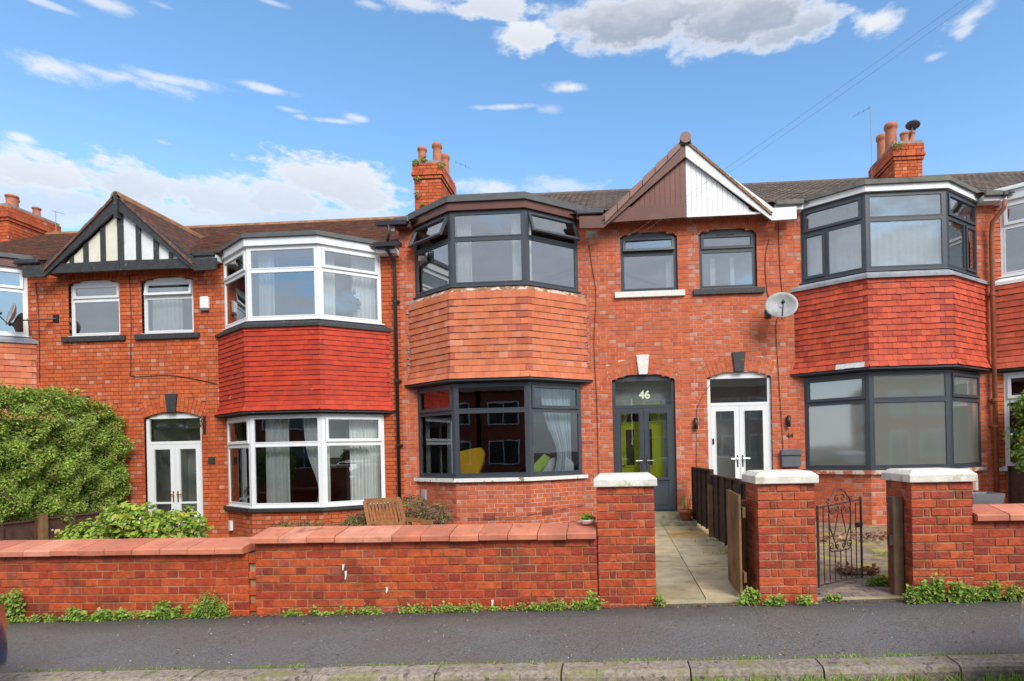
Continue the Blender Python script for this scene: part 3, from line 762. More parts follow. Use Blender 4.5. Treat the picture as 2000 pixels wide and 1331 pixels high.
# =================================================================== WINDOWS, DOORS
def pane(parent, Fr, u0, u1, z0, z1, d, g_):
    MB().add([Fr.pt(u0, d, z0), Fr.pt(u1, d, z0), Fr.pt(u1, d, z1), Fr.pt(u0, d, z1)], [(0, 1, 2, 3)])
    m = MB(); m.add([Fr.pt(u0, d, z0), Fr.pt(u1, d, z0), Fr.pt(u1, d, z1), Fr.pt(u0, d, z1)], [(0, 1, 2, 3)])
    return m.build('pane', g_, parent)
def cell(mb, parent, Fr, u0, u1, z0, z1, kind_, fm, g_, bead=.022, ang=R(24), d=0.):
    """one light of a window: 'fix', 'sash' (opening light, shut) or 'open' (top hung, pushed out)"""
    if kind_ == 'fix':
        mb.ring(Fr, u0, u1, z0, z1, bead, d - .03, d + .006)
        pane(parent, Fr, u0 + bead, u1 - bead, z0 + bead, z1 - bead, d - .012, g_)
    else:
        T = Fr if kind_ == 'sash' else TF(Fr, z1, ang, d)
        sa = MB().ring(T, u0 + .004, u1 - .004, z0 + .004, z1 - .004, .048, d - .02, d + .026)
        sa.ring(T, u0 + .05, u1 - .05, z0 + .05, z1 - .05, .01, d - .01, d + .012)
        sa.build('sash', fm, parent)
        pane(parent, T, u0 + .05, u1 - .05, z0 + .05, z1 - .05, d + .0, g_)
        if kind_ == 'open': mb.ring(Fr, u0, u1, z0, z1, .02, d - .03, d + .004)
def flat_window(root, Fr, A, fm, g_, ztr, top, sill_m, sill_x=.13, name='window'):
    u0, u1 = A.c - A.w, A.c + A.w; D = -.07
    mb = MB()
    mb.fbox(Fr, u0, u0 + .05, A.zb, A.zs + .01, D - .05, D); mb.fbox(Fr, u1 - .05, u1, A.zb, A.zs + .01, D - .05, D)
    mb.fbox(Fr, u0 + .05, u1 - .05, A.zb, A.zb + .05, D - .05, D); mb.fbox(Fr, u0 + .05, u1 - .05, ztr - .025, ztr + .025, D - .05, D)
    zt = A.zs - .03
    arcp = [(u0, zt)] + [(u1, zt)]
    n = 10; arc = []
    for i in range(n + 1):
        x = A.w - 2 * A.w * i / n; arc.append((A.c + x, A.zc + math.sqrt(max(0, A.R ** 2 - x * x)) + .004))
    mb.fpoly(Fr, [(u0, zt), (u1, zt)] + arc, D - .05, D)
    w = mb.build(name, fm, root)
    m2 = MB()
    cell(m2, w, Fr, u0 + .05, u1 - .05, ztr + .025, zt, top, fm, g_, ang=R(11), d=D)
    cell(m2, w, Fr, u0 + .05, u1 - .05, A.zb + .05, ztr - .025, 'fix', fm, g_, d=D)
    m2.build('bead', fm, w)
    s_ = MB().fbox(Fr, u0 - sill_x, u1 + sill_x, A.zb - .125, A.zb - .012, -.08, .055).build('window_sill', sill_m, root)
    b = s_.modifiers.new('bevel', 'BEVEL'); b.width = .008; b.segments = 2
    MB().fbox(Fr, u0, u1, A.zb - .0118, A.zb, -.08, .03).build('cill_strip', fm, w)
    return w
def double_door(root, Fr, A, fm, g_, ztr, solid, handle, zt_pane, rail=False):
    u0, u1 = A.c - A.w, A.c + A.w; D = -.06; c = A.c
    mb = MB()
    mb.fbox(Fr, u0, u0 + .065, A.zb, A.zs + .01, D - .06, D); mb.fbox(Fr, u1 - .065, u1, A.zb, A.zs + .01, D - .06, D)
    mb.fbox(Fr, u0 + .065, u1 - .065, ztr - .03, ztr + .03, D - .06, D + .008)
    mb.fbox(Fr, u0 + .065, u1 - .065, A.zb, A.zb + .05, D - .06, D + .01)
    zt = A.zs - .02; n = 10
    arc = [(A.c + A.w - 2 * A.w * i / n, A.zc + math.sqrt(max(0, A.R ** 2 - (A.w - 2 * A.w * i / n) ** 2)) + .004) for i in range(n + 1)]
    mb.fpoly(Fr, [(u0, zt), (u1, zt)] + arc, D - .06, D)
    fr = mb.build('door_frame', fm, root)
    pane(fr, Fr, u0 + .065, u1 - .065, ztr + .03, zt, D - .03, g_)
    for sgn in (-1, 1):
        a, b = (u0 + .068, c - .003) if sgn < 0 else (c + .003, u1 - .068)
        z0, z1 = A.zb + .055, ztr - .034; st = .085
        q = MB(); q.fbox(Fr, a, a + st, z0, z1, D - .05, D + .004); q.fbox(Fr, b - st, b, z0, z1, D - .05, D + .004)
        q.fbox(Fr, a + st, b - st, z1 - .10, z1, D - .05, D + .004)
        q.fbox(Fr, a + st, b - st, z0, z0 + solid, D - .05, D + .004)
        if solid > .3:
            q.ring(Fr, a + st - .01, b - st + .01, z0 + .09, z0 + solid - .06, .018, D, D + .014)
            q.fbox(Fr, a + st - .03, b - st + .03, z0 + solid - .04, z0 + solid + .015, D, D + .03)
            q.fbox(Fr, a, b, z0, z0 + .03, D, D + .03)
        if rail: q.fbox(Fr, a + st, b - st, z0 + .78, z0 + .82, D - .05, D + .004)
        q.fbox(Fr, a + st, a + st + .012, z0 + solid, z1 - .10, D - .03, D + .012); q.fbox(Fr, b - st - .012, b - st, z0 + solid, z1 - .10, D - .03, D + .012)
        dr = q.build('door', fm, root)
        pane(dr, Fr, a + st + .012, b - st - .012, z0 + solid, z1 - .10, D - .02, g_)
        hu = c + sgn * .05; hz = A.zb + 1.0
        h = MB().fbox(Fr, hu - .014, hu + .014, hz - .13, hz + .10, D + .004, D + .014)
        h.tube([Fr.pt(hu, D + .05, hz + .03), Fr.pt(hu + sgn * .13, D + .055, hz + .028)], .010, 8)
        h.tube([Fr.pt(hu, D + .01, hz + .03), Fr.pt(hu, D + .055, hz + .03)], .010, 8)
        h.build('handle', handle, dr)
    return fr

# =================================================================== BAY
def bay(root, cx, zo, c):
    """two storey canted bay; c: dict of what this house's bay looks like"""
    WH, FH, DEP, YW = 1.65, .71, .70, 11.7
    plan = [(cx - WH, YW), (cx - FH, YW - DEP), (cx + FH, YW - DEP), (cx + WH, YW)]
    faces = [F(plan[i], plan[i+1]) for i in range(3)]
    pieces = []
    # base wall
    base = MB().band(plan, -.11, -.008, zo - .4, zo + .965).build('bay_wall', c['mortar'], root)
    ps = []
    for i, f_ in enumerate(faces): ps += wrow(f_, .0 if i else .0, f_.len, zo - .115, zo + .963, None, i * .11, .083, tones(31 + i, c['pale'], .08))
    si = MB().band(plan, -.2, .07, zo + .963, zo + 1.045, z1b=zo + 1.03).build('window_sill', c['sill_lo'], root)
    # windows
    for nm, z0, z1, ztr, lay in (('lower_bay_window', 1.05, 2.83, c['tr_lo'], c['lay_lo']), ('upper_bay_window', 4.665, 6.085, c['tr_hi'], c['lay_hi'])):
        z0 += zo; z1 += zo; ztr += zo
        gl = c['g_lo'] if nm[0] == 'l' else c['g_hi']
        m = MB(); m.band(plan, -.075, .0, z0, z0 + .055); m.band(plan, -.075, .0, z1 - .055, z1)
        m.band(plan, -.09, .035, z0 - .02, z0 - .0005)
        m.fbox(faces[0], 0, .055, z0 + .055, z1 - .055, -.075, 0); m.fbox(faces[2], faces[2].len - .055, faces[2].len, z0 + .055, z1 - .055, -.075, 0)
        w = m.build(nm, c['fm'], root)
        for i in (1, 2):
            posts = MB(); p = Vector(plan[i]); nn_ = (faces[i-1].n + faces[i].n).normalized(); a = p + nn_ * .004
            for f_, sg in ((faces[i-1], -1), (faces[i], 1)):
                q = F((p - f_.u * .06)[:] if sg < 0 else p[:], p[:] if sg < 0 else (p + f_.u * .06)[:])
                posts.fbox(q, 0, .06, z0 + .055, z1 - .055, -.07, .003)
            posts.build('corner_post', c['fm'], w)
        st = MB()
        for i, f_ in enumerate(faces):
            a = .055 if i == 0 else .06; b = f_.len - (.055 if i == 2 else .06)
            st.fbox(f_, a, b, ztr - .025, ztr + .025, -.06, .0)
            top, low = lay[i]
            cell(st, w, f_, a, b, ztr + .025, z1 - .055, top, c['fm'], gl)
            if low == 'split':
                sp = a + (b - a) * (.40 if i == 0 else .6)
                st.fbox(f_, sp - .02, sp + .02, z0 + .055, ztr - .025, -.06, 0)
                k1, k2 = ('sash', 'fix') if i == 0 else ('fix', 'sash')
                cell(st, w, f_, a, sp - .02, z0 + .055, ztr - .025, k1, c['fm'], gl); cell(st, w, f_, sp + .02, b, z0 + .055, ztr - .025, k2, c['fm'], gl)
            else: cell(st, w, f_, a, b, z0 + .055, ztr - .025, low, c['fm'], gl)
        st.build('window_bar', c['fm'], w)
    # head over the lower window, tiled apron, band under the upper window
    sk = MB().band(plan, -.1, .06, zo + 2.84, zo + 2.93); sk.band(plan, -.12, .085, zo + 2.93, zo + 4.5); 
    apron = sk.build('apron', c['head'], root)
    tm = c['tiles']; rows = c['rows']; z_top = 4.53; gz = (z_top - 2.905) / rows
    cnt = 0
    ends = []
    for k in range(rows):
        zt = zo + z_top - k * gz; zb = zt - gz
        lean = (0, .030, .050)[max(0, k - rows + 3)]
        off = .098 + (0, 0, .028)[max(0, k - rows + 3)] + lean * .5; pl = offset(plan, off)
        for i in range(3):
            f_ = F(pl[i], pl[i+1]); w = .168; u = -(w / 2 if k % 2 else 0)
            first = True
            while u < f_.len - .01:
                a, b = max(0, u), min(u + w, f_.len)
                if b - a < .06 and b < f_.len: u += w; continue
                if f_.len - b < .06: b = f_.len; nxt = f_.len
                else: nxt = u + w
                tn = random.choice((0, 1, 2, 3, 4, 6, 0, 2)); 
                if (a == 0 or b == f_.len) and (k % 2): tn = 5
                if random.random() < .03: tn = 7
                key = ('apr', round((b - a) * 200), tn, tm.name, random.randrange(3), lean)
                if key not in CACHE:
                    h = gz * 1.12; L_ = round((b - a) * 200) / 200 - c.get('gap', .004); rr = random.Random(str(key)); q = .0025
                    j = lambda: rr.uniform(-c['rag'], c['rag'])
                    m = MB(); jl, jr = j(), j()
                    q0 = -.001 - lean * .5; q1 = .016 + lean * .5; m.add([(-L_/2,q0,jl),(L_/2,q0,jr),(L_/2,q0+.016,jr),(-L_/2,q0+.016,jl),(-L_/2,q1,h),(L_/2,q1,h),(L_/2,q1+.012,h),(-L_/2,q1+.012,h)], MB.BX, (tn + .5) / 8)
                    me = m.mesh('tile'); me.materials.append(tm); CACHE[key] = me
                me = CACHE[key]
                if c.get('odd') and (k, i) == (rows - 1, 0) and f_.len - .52 < (a + b) / 2 < f_.len - .14:
                    me = me.copy(); me.materials[0] = tile_grey
                link('tile', me, apron, f_.pt((a + b) / 2, random.uniform(-.001, .004), zb), (0, 0, f_.ang + random.uniform(-.006, .006)))
                u = nxt
    MB().band(plan, .0, .15, zo + 2.86, zo + 2.895).build('soffit_board', c['head'], root)
    MB().band(plan, .0, c['bandout'], zo + 4.50, zo + 4.645, z1b=zo + 4.56).build('flashing', c['band'], root)
    # fascia, gutter rim, flat roof
    MB().band(plan, -.12, .055, zo + 6.088, zo + c['fas_top']).build('fascia', c['fascia'], root)
    rt = c['rim_top']; rim = MB(); rim.band(plan, -.12, .10, zo + c['fas_top'] + .001, zo + (c['fas_top'] + rt) / 2); rim.band(plan, -.12, .07, zo + (c['fas_top'] + rt) / 2, zo + rt)
    rim.build('roof_edge', c['rim'], root)
    top = offset(plan, -.12)
    tp = MB(); tp.prism([(p[0], p[1], zo + rt - .06) for p in top], (0, 0, .05)); tp.prism([(cx - WH, YW, zo + rt - .06), (cx + WH, YW, zo + rt - .06), (cx + WH, YW + .35, zo + rt + .04), (cx - WH, YW + .35, zo + rt + .04)], (0, 0, .05))
    tp.build('flat_roof', c['rim'], root)
    # side returns of the wall between the storeys (brick reveals)
    return base, ps, plan, faces
def room(root, x0, x1, y0, y1, z0, z1, m, name='room'):
    q = MB(); t = .05
    q.box(x0 - t, x0, y0, y1 + t, z0, z1); q.box(x1, x1 + t, y0, y1 + t, z0, z1); q.box(x0, x1, y1, y1 + t, z0, z1)
    q.box(x0 - t, x1 + t, y0, y1 + t, z0 - t, z0); q.box(x0 - t, x1 + t, y0, y1 + t, z1, z1 + t)
    return q.build(name, m, root)

def gable(root, xg, xe, zo, half_l, dr, style):
    """one half of the shared front gable (from the ridge line at xg out to the foot)"""
    YB = 11.40; zp, zf = zo + 7.36, zo + 5.97; hw = 1.50                # peak and foot of the barge line
    def P(s, y, z): return (xg + dr * s, y, z)
    nrm = 1 if dr > 0 else -1
    def poly(name, pts, d, m):
        q = [P(s, YB, z) for s, z in pts]
        if dr < 0: q = q[::-1]
        mb = MB(); n = len(q)
        mb.add([(a[0], a[1] + d[0], a[2]) for a in q] + [(a[0], a[1] + d[1], a[2]) for a in q], [tuple(range(n)), tuple(range(2*n-1, n-1, -1))] + [(i, i+n, (i+1)%n+n, (i+1)%n) for i in range(n)])
        return mb.build(name, m, root)
    sl = (zp - zf) / hw
    # barge board: band parallel to the slope, with a level foot
    bw = .27
    foot = [(0, zp - bw), (0, zp), (hw + .02, zp - sl * (hw + .02)), (2.17, zo + 5.99 + .10), (2.17, zo + 5.86), (hw + .12, zo + 5.83)]
    foot = [(0.002, zp - bw), (hw + .10, zo + 5.80), (2.06, zo + 5.81), (2.06, zo + 6.04), (hw + .13, zo + 6.03), (0.002, zp)]
    poly('barge_board', foot, (-.03, .01), style['barge'])
    bt = zo + 6.0
    if style['kind'] == 'clad':
        base = poly('gable_panel', [(0.002, bt - .02), (1.30, bt - .02), (0.002, zp - bw + .02)], (.06, .10), style['clad'])
        n = 13
        for i in range(n):
            a, b = .01 + i * .098, .01 + i * .098 + .093
            ha, hb = zp - bw - sl * .93 * a, zp - bw - sl * .93 * b
            if hb < bt + .02: break
            q = [(a, bt), (b, bt), (b, hb + .03), (a, ha + .03)]
            o = poly('cladding_board', q, (.045, .058), style['clad']); ORG[o.name] = Vector((0, 0, 0)); o.parent = base; o.location = (0, 0, 0)
        if style.get('beam'): poly('gable_beam', [(0.004, bt - .05), (1.62, bt - .09), (1.2, bt + .19), (0.004, bt + .22)], (.015, .04), style['beam'])
        else: poly('gable_trim', [(0.004, bt - .05), (1.42, bt - .05), (1.4, bt - .01), (0.004, bt - .01)], (.02, .04), style['barge'])
    else:
        base = poly('gable_panel', [(0.002, bt), (1.30, bt), (0.002, zp - bw + .02)], (.06, .10), style['clad'])
        for a, b in ((.0, .09), (.33, .43), (.70, .80), (1.02, 1.10)):
            if a == 0: b = .06
            hb = zp - bw - sl * .93 * b
            o = poly('timber_stud', [(a + .001, bt), (b, bt), (b, max(hb, bt + .02) + .02), (a + .001, max(zp - bw - sl * .93 * a, bt + .03) + .02)], (.03, .058), black_p); o.parent = base; o.location = (0, 0, 0)
        poly('gable_beam', [(0.004, bt - .12), (1.56, bt - .13), (1.45, bt + .06), (0.004, bt + .08)], (.0, .05), black_p)
    # gable roof slope back to the main roof
    ze = zp - sl * 2.0
    zp2 = zp + .05
    V = Vector((-dr * 1.0, 0, sl)).normalized()
    ln = math.hypot(hw + .1, sl * (hw + .1))
    A = Vector(P(hw + .1, YB - .05, zp2 - sl * (hw + .1))); Bk = 14.3
    deck = MB(); q = [P(0, YB - .04, zp2 - .02), P(hw + .1, YB - .04, zp2 - sl * (hw + .1) - .02), P(hw + .1, 11.7, zp2 - sl * (hw + .1) - .02), P(0, Bk, zp2 - .02)]
    if dr < 0: q = q[::-1]
    deck.prism(q[::-1], (0, 0, -.03)); dk = deck.build('gable_roof', style['roof'], root)
    depth = Bk - YB
    def clip(u, v):                                                # u measured back from the front edge
        yy = u if dr > 0 else depth - u
        return yy < .25 + (depth - .2) * min(1, v / ln)
    if dr > 0: tile_slope(dk, style['roof'], A, (0, 1, 0), V, depth, ln, clip, style['tw'], style['tg'], style['prof'])
    else: tile_slope(dk, style['roof'], A + Vector((0, depth, 0)), (0, -1, 0), V, depth, ln, clip, style['tw'], style['tg'], style['prof'])
    # ridge tiles of the gable, laid half by each house: here every second one
    for i in range(9):
        if (i % 2 == 0) == (dr > 0):
            y0 = YB - .06 + i * .33
            m = MB(); pr = [(-.12, -.10), (-.10, -.01), (-.05, .04), (0, .055), (.05, .04), (.10, -.01), (.12, -.10)]
            m.prism([(xg + a, y0, zp2 + b) for a, b in pr], (0, .322, 0)); m.build('ridge_tile', style['ridge'], root)
    if style.get('verge') == 'units':
        nu = 6; tot = ln
        for i in range(nu):
            s0 = .10 + i * (hw - .02) / nu; s1 = .10 + (i + 1) * (hw - .02) / nu - .012
            q = [(s0, zp + .02 - sl * s0), (s0, zp + .115 - sl * s0), (s1 + .01, zp + .125 - sl * s1), (s1 + .01, zp + .01 - sl * s1)][::-1]
            q = [(s0, zp - .02 - sl * s0), (s1, zp - .03 - sl * s1), (s1, zp + .125 - sl * s1), (s0, zp + .105 - sl * s0)]
            poly('verge_cap', q, (-.06, .10), verge_m)
    else:
        for i in range(15):
            s0 = i * (hw + .08) / 15; s1 = s0 + (hw + .08) / 15 - .006; rz = random.uniform(-.006, .012)
            q = [(s0, zp + .005 - sl * s0), (s1, zp + .005 - sl * s1), (s1, zp + .06 + rz - sl * s1), (s0, zp + .065 + rz - sl * s0)]
            poly('verge_tile', q, (-.06, .10), style['roof_edge'])
    return dk

# =================================================================== HOUSES
def house(label, xc, dr, zo, c):
    """xc: the pair's centre line; dr: +1 when the house runs to the right of it"""
    sx = lambda s: xc + dr * s
    x0, x1 = min(sx(0), sx(5.8)), max(sx(0), sx(5.8))
    root = thing('terraced_house', label, 'house', ((x0 + x1) / 2, 11.7, zo), 'brick terraced houses in the row')
    Fw = F((x0, 11.7), (x1, 11.7)); U = lambda s: sx(s) - x0
    cx = sx(c.get('bay_s', 3.83)); ws = c.get('wx', 0.)
    base, bps, plan, faces = bay(root, cx, zo, c)
    Aw = Arch(U(.77) + ws, .56, zo + 4.635, zo + 5.735, .085, .215)
    Ad = Arch(U(.935) + c.get('dx', 0), .62, zo + .255, zo + 2.885, .125, .30)
    b0, b1 = cx - 1.65 - x0, cx + 1.65 - x0
    def hole(z):
        r = [(b0 + .05, b1 - .05)] if z < zo + 6.0 else []
        for A in (Aw, Ad):
            h = A.hole(z)
            if h: r.append(h)
        return r
    def outer(z):
        r = [(b0 - .002, b1 + .002)]
        for A in (Aw, Ad):
            h = A.outer(z)
            if h: r.append(h)
        return r
    wb = MB(); backing(wb, Fw, 0, x1 - x0, zo - .5, zo + 6.1, hole, -.25, -.008)
    wall = wb.build('wall', c['mortar'], root)
    ps = wrow(Fw, 0, x1 - x0, zo - .115, zo + 6.03, outer, .05, .083, tones(c['seed'], c['pale'], .03))
    emit_bricks([(wall, c['brick'], ps), (base, c['brick'], bps)], 300, 0, .1, .003)
    Aw.voussoirs(Fw, wall, c['brick']); Ad.voussoirs(Fw, wall, c['brick'], True, .09)
    # upper storey cheeks of the bay: narrow brick piers beside the windows are part of the wall plane
    ks = MB().fpoly(Fw, [(Ad.c - .085, Ad.zs + .10), (Ad.c + .085, Ad.zs + .10), (Ad.c + .128, Ad.zs + .485), (Ad.c - .128, Ad.zs + .485)], -.05, .045)
    k_ = ks.build('keystone', c['key'], root); bv = k_.modifiers.new('b', 'BEVEL'); bv.width = .006
    flat_window(root, Fw, Aw, c['fm'], c['g_hi'], zo + 5.40, c['win_top'], c['sill_hi'])
    fr = double_door(root, Fw, Ad, c['fm_door'], glass_lo, zo + 2.36, c['solid'], c['handle'], 0, c.get('rail', False))
    # rooms
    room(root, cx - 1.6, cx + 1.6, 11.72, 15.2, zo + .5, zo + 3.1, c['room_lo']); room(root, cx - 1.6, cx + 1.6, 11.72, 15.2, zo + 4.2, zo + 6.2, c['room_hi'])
    for q_, z_, n_ in ((-.1, .9, 'bay_floor'), (-.05, 2.87, 'bay_ceiling'), (-.1, 4.52, 'bay_floor'), (-.05, 6.1, 'bay_ceiling')):
        MB().prism([(p[0], p[1], zo + z_) for p in offset(plan, q_)], (0, 0, .05)).build(n_, room_m, root)
    wx = x0 + Aw.c
    room(root, wx - .75, wx + .75, 11.97, 14.5, zo + 4.0, zo + 6.1, c['room_hi'])
    dxx = x0 + Ad.c
    room(root, dxx - .66, dxx + .66, 11.97, c.get('porch_y', 13.0), zo + .15, zo + 3.05, c['porch'])
    # main roof
    ye, yr = 11.52, 15.8; ze, zr = zo + 6.18, zo + (8.42 if zo > -.2 else 8.47)
    sl = (zr - ze) / (yr - ye)
    dk = MB(); dk.add([(x0, ye, ze - .02), (x1, ye, ze - .02), (x1, yr, zr - .02), (x0, yr, zr - .02), (x0, yr + 4.3, ze - .02), (x1, yr + 4.3, ze - .02)], [(0, 1, 2, 3), (3, 2, 5, 4)])
    dk.add([(x0, ye, ze - .02), (x0, yr, zr - .02), (x0, yr + 4.3, ze - .02)], [(0, 1, 2)]); dk.add([(x1, ye, ze - .02), (x1, yr, zr - .02), (x1, yr + 4.3, ze - .02)], [(2, 1, 0)])
    roof = dk.build('roof', c['roof'], root)
    V = (0, yr - ye, zr - ze); vl = math.hypot(*V[1:])
    def clip(u, v):
        x = x0 + u; y = ye + v / vl * (yr - ye); s = abs(x - c['xg'])
        zt = zo + 7.36 - (7.36 - 5.97) / 1.50 * s
        return not (zt > ze + v / vl * (zr - ze) + .12 and y < 14.2) and not (abs(x - cx) < 1.5 and y < 11.9)
    tile_slope(roof, c['roof'], (x0, ye, ze), (1, 0, 0), V, x1 - x0, vl, clip, c['tw'], c['tg'], c['prof'])
    rr = x0
    while rr < x1 - .05:
        b = min(rr + .44, x1); m = MB(); pr = [(-.13, -.09), (-.10, .0), (-.05, .045), (0, .06), (.05, .045), (.10, 0), (.13, -.09)]
        m.prism([(rr + .003, yr + a, zr + q) for a, q in pr][::-1], (b - rr - .006, 0, 0)); m.build('ridge_tile', c['ridge'], roof); rr = b
    # rear wall and sides, plain
    MB().box(x0, x1, 19.6, 19.8, zo - .5, zo + 6.1).build('rear_wall', c['mortar'], root)
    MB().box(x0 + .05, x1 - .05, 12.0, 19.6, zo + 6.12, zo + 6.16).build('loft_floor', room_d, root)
    # eaves between gable and bay, and from bay to the party wall
    lo = sorted((sx(1.64), cx - dr * 1.66)); ro = sorted((cx + dr * 1.66, sx(5.8)))
    for a, b in (lo, ro):
        if b - a > .03:
            MB().box(a, b, 11.48, 11.70, zo + 6.03, zo + 6.14).build('eaves_board', c['fascia'], root)
            gt = MB().box(a, b, 11.40, 11.48, zo + 6.10, zo + 6.20).build('gutter', c['gutter'], root)
            bv = gt.modifiers.new('b', 'BEVEL'); bv.width = .02; bv.segments = 2
    st = dict(c['gable']); st.update(roof=c['roof'], tw=c['tw'], tg=c['tg'], prof=c['prof'])
    gable(root, c['xg'], 0, zo, 0, dr, st)
    # terracotta vents high in the wall and air bricks low in the bay wall
    for s_, z_ in c.get('vents', ()):
        v = MB().fbox(Fw, U(s_) - .11, U(s_) + .11, zo + z_ - .07, zo + z_ + .07, -.02, .005)
        for k in range(7): v.fbox(Fw, U(s_) - .10 + k * .03, U(s_) - .085 + k * .03, zo + z_ - .06, zo + z_ + .06, .004, .010)
        v.build('air_vent', c['vent_m'], root)
    for fi, u_, z_ in c.get('airbricks', ()):
        v = MB(); f_ = faces[fi]; v.fbox(f_, u_ - .11, u_ + .11, zo + z_ - .07, zo + z_ + .07, -.05, -.004)
        for k in range(5):
            for q in range(3): pass
        for k in range(6): v.fbox(f_, u_ - .11 + k * .04, u_ - .09 + k * .04, zo + z_ - .07, zo + z_ + .07, -.004, .005)
        for k in range(4): v.fbox(f_, u_ - .11, u_ + .11, zo + z_ - .07 + k * .04, zo + z_ - .055 + k * .04, -.0035, .0045)
        v.build('air_brick', terrac_vent, root)
    return dict(root=root, Fw=Fw, x0=x0, x1=x1, cx=cx, plan=plan, faces=faces, Aw=Aw, Ad=Ad, zo=zo, wall=wall, roof=roof)

grey_style = dict(kind='clad', barge=brown_p, clad=brown_clad, beam=brown_p, verge='units', ridge=verge_m, roof_edge=roof_conc)
whit_style = dict(kind='clad', barge=upvc, clad=white_clad, verge='tiles', ridge=roof_conc, roof_edge=ridge_m)
tud_w = dict(kind='tudor', barge=black_p, clad=white_pn, verge='tiles', ridge=ridge_m, roof_edge=roof_brown)
tud_c = dict(kind='tudor', barge=black_p, clad=cream_p, verge='tiles', ridge=ridge_m, roof_edge=roof_brown)
conc = dict(roof=roof_conc, tw=.30, tg=.31, prof='wave', ridge=roof_conc)
plain = dict(roof=roof_brown, tw=.168, tg=.105, prof='flat', ridge=ridge_m)
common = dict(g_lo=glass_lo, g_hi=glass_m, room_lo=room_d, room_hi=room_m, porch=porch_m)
h46 = house('brick terraced house with anthracite windows, orange tiled bay and lime green porch door', 1.53, -1, 0, dict(common, **conc, **dict(
    mortar=mortar_a, brick=brick_a, pale=.30, seed=46, sill_lo=white_peel, sill_hi=white_s, key=white_s, fm=grey_f, fm_door=grey_f, xg=1.48,
    tr_lo=2.305, tr_hi=5.56, lay_lo=[('sash', 'fix'), ('fix', 'fix'), ('sash', 'fix')], lay_hi=[('open', 'fix'), ('fix', 'fix'), ('open', 'fix')],
    head=grey_f, tiles=tile_46, rag=.0015, bandout=.06, band=batten_m, fascia=brown_p, fas_top=6.235, rim_top=6.375, rows=13, rim=felt_m, gutter=pvc_grey, win_top='open', solid=.62, handle=chrome_m,
    porch_y=12.12, gable=grey_style, vents=[(1.90, 5.80)], vent_m=render_m, airbricks=[(0, .45, .30), (1, .62, .30), (2, .35, .36)])))
h44 = house('brick terraced house with white gable half, anthracite windows and white double door', 1.53, 1, 0, dict(common, **conc, **dict(
    mortar=mortar_a, brick=brick_a, pale=.30, seed=44, sill_lo=red_peel, sill_hi=black_p, key=black_p, fm=grey_f, fm_door=upvc, xg=1.48,
    tr_lo=2.31, tr_hi=5.60, lay_lo=[('sash', 'fix'), ('fix', 'fix'), ('sash', 'fix')], lay_hi=[('sash', 'split'), ('fix', 'fix'), ('sash', 'split')],
    head=grey_f, odd=True, gap=.006, tiles=tile_44, rag=.006, bandout=.14, band=lead_m, fascia=upvc, fas_top=6.20, rim_top=6.30, rows=15, rim=felt_44, gutter=felt_44, win_top='sash', solid=.12, handle=chrome_m,
    gable=whit_style, vents=[(1.80, 5.80)], vent_m=terrac_vent, g_lo=glass_fr)))
h48 = house('brick terraced house with white windows, bright red painted bay tiles and half timbered gable', -10.07, 1, -.5, dict(common, **plain, **dict(
    mortar=mortar_b, brick=brick_b, pale=.34, seed=48, sill_lo=black_p, sill_hi=black_p, key=black_p, fm=upvc, fm_door=upvc, xg=-9.95, wx=.11, bay_s=3.76,
    tr_lo=2.26, tr_hi=5.62, lay_lo=[('sash', 'fix'), ('fix', 'fix'), ('sash', 'fix')], lay_hi=[('sash', 'fix'), ('fix', 'fix'), ('sash', 'fix')],
    head=black_p, tiles=tile_48, rag=.004, bandout=.13, band=black_p, fascia=upvc, fas_top=6.235, rim_top=6.33, rows=17, rim=felt_m, gutter=black_p, win_top='open', solid=.12, rail=True, handle=brass_m,
    gable=tud_w)))
h50 = house('brick terraced house with white windows behind the tall conifer hedge, cream gable panels', -10.07, -1, -.5, dict(common, **plain, **dict(
    mortar=mortar_b, brick=brick_b, pale=.34, seed=50, sill_lo=lead_m, sill_hi=black_p, key=black_p, fm=upvc, fm_door=upvc, xg=-9.95, wx=.05, dx=-.05,
    tr_lo=2.26, tr_hi=5.62, lay_lo=[('sash', 'fix'), ('fix', 'fix'), ('sash', 'fix')], lay_hi=[('sash', 'fix'), ('fix', 'fix'), ('sash', 'fix')],
    head=black_p, tiles=tile_46, rag=.003, bandout=.13, band=lead_m, fascia=brown_p, fas_top=6.26, rim_top=6.36, rows=13, rim=felt_m, gutter=black_p, win_top='sash', solid=.12, handle=chrome_m,
    gable=tud_c)))
h42 = house('brick terraced house at the right edge with white windows and brownish bay tiles', 13.13, -1, -.02, dict(common, **conc, **dict(
    mortar=mortar_b, brick=brick_b, pale=.3, seed=42, sill_lo=upvc, sill_hi=white_s, key=white_s, fm=upvc, fm_door=upvc, xg=13.1, bay_s=4.03,
    tr_lo=2.31, tr_hi=5.60, lay_lo=[('sash', 'fix'), ('fix', 'fix'), ('sash', 'fix')], lay_hi=[('sash', 'fix'), ('fix', 'fix'), ('sash', 'fix')],
    head=black_p, tiles=tile_42, rag=.003, bandout=.10, band=upvc, fascia=upvc, fas_top=6.26, rim_top=6.34, rows=14, rim=upvc, gutter=pvc_black, win_top='sash', solid=.12, handle=chrome_m,
    gable=whit_style)))
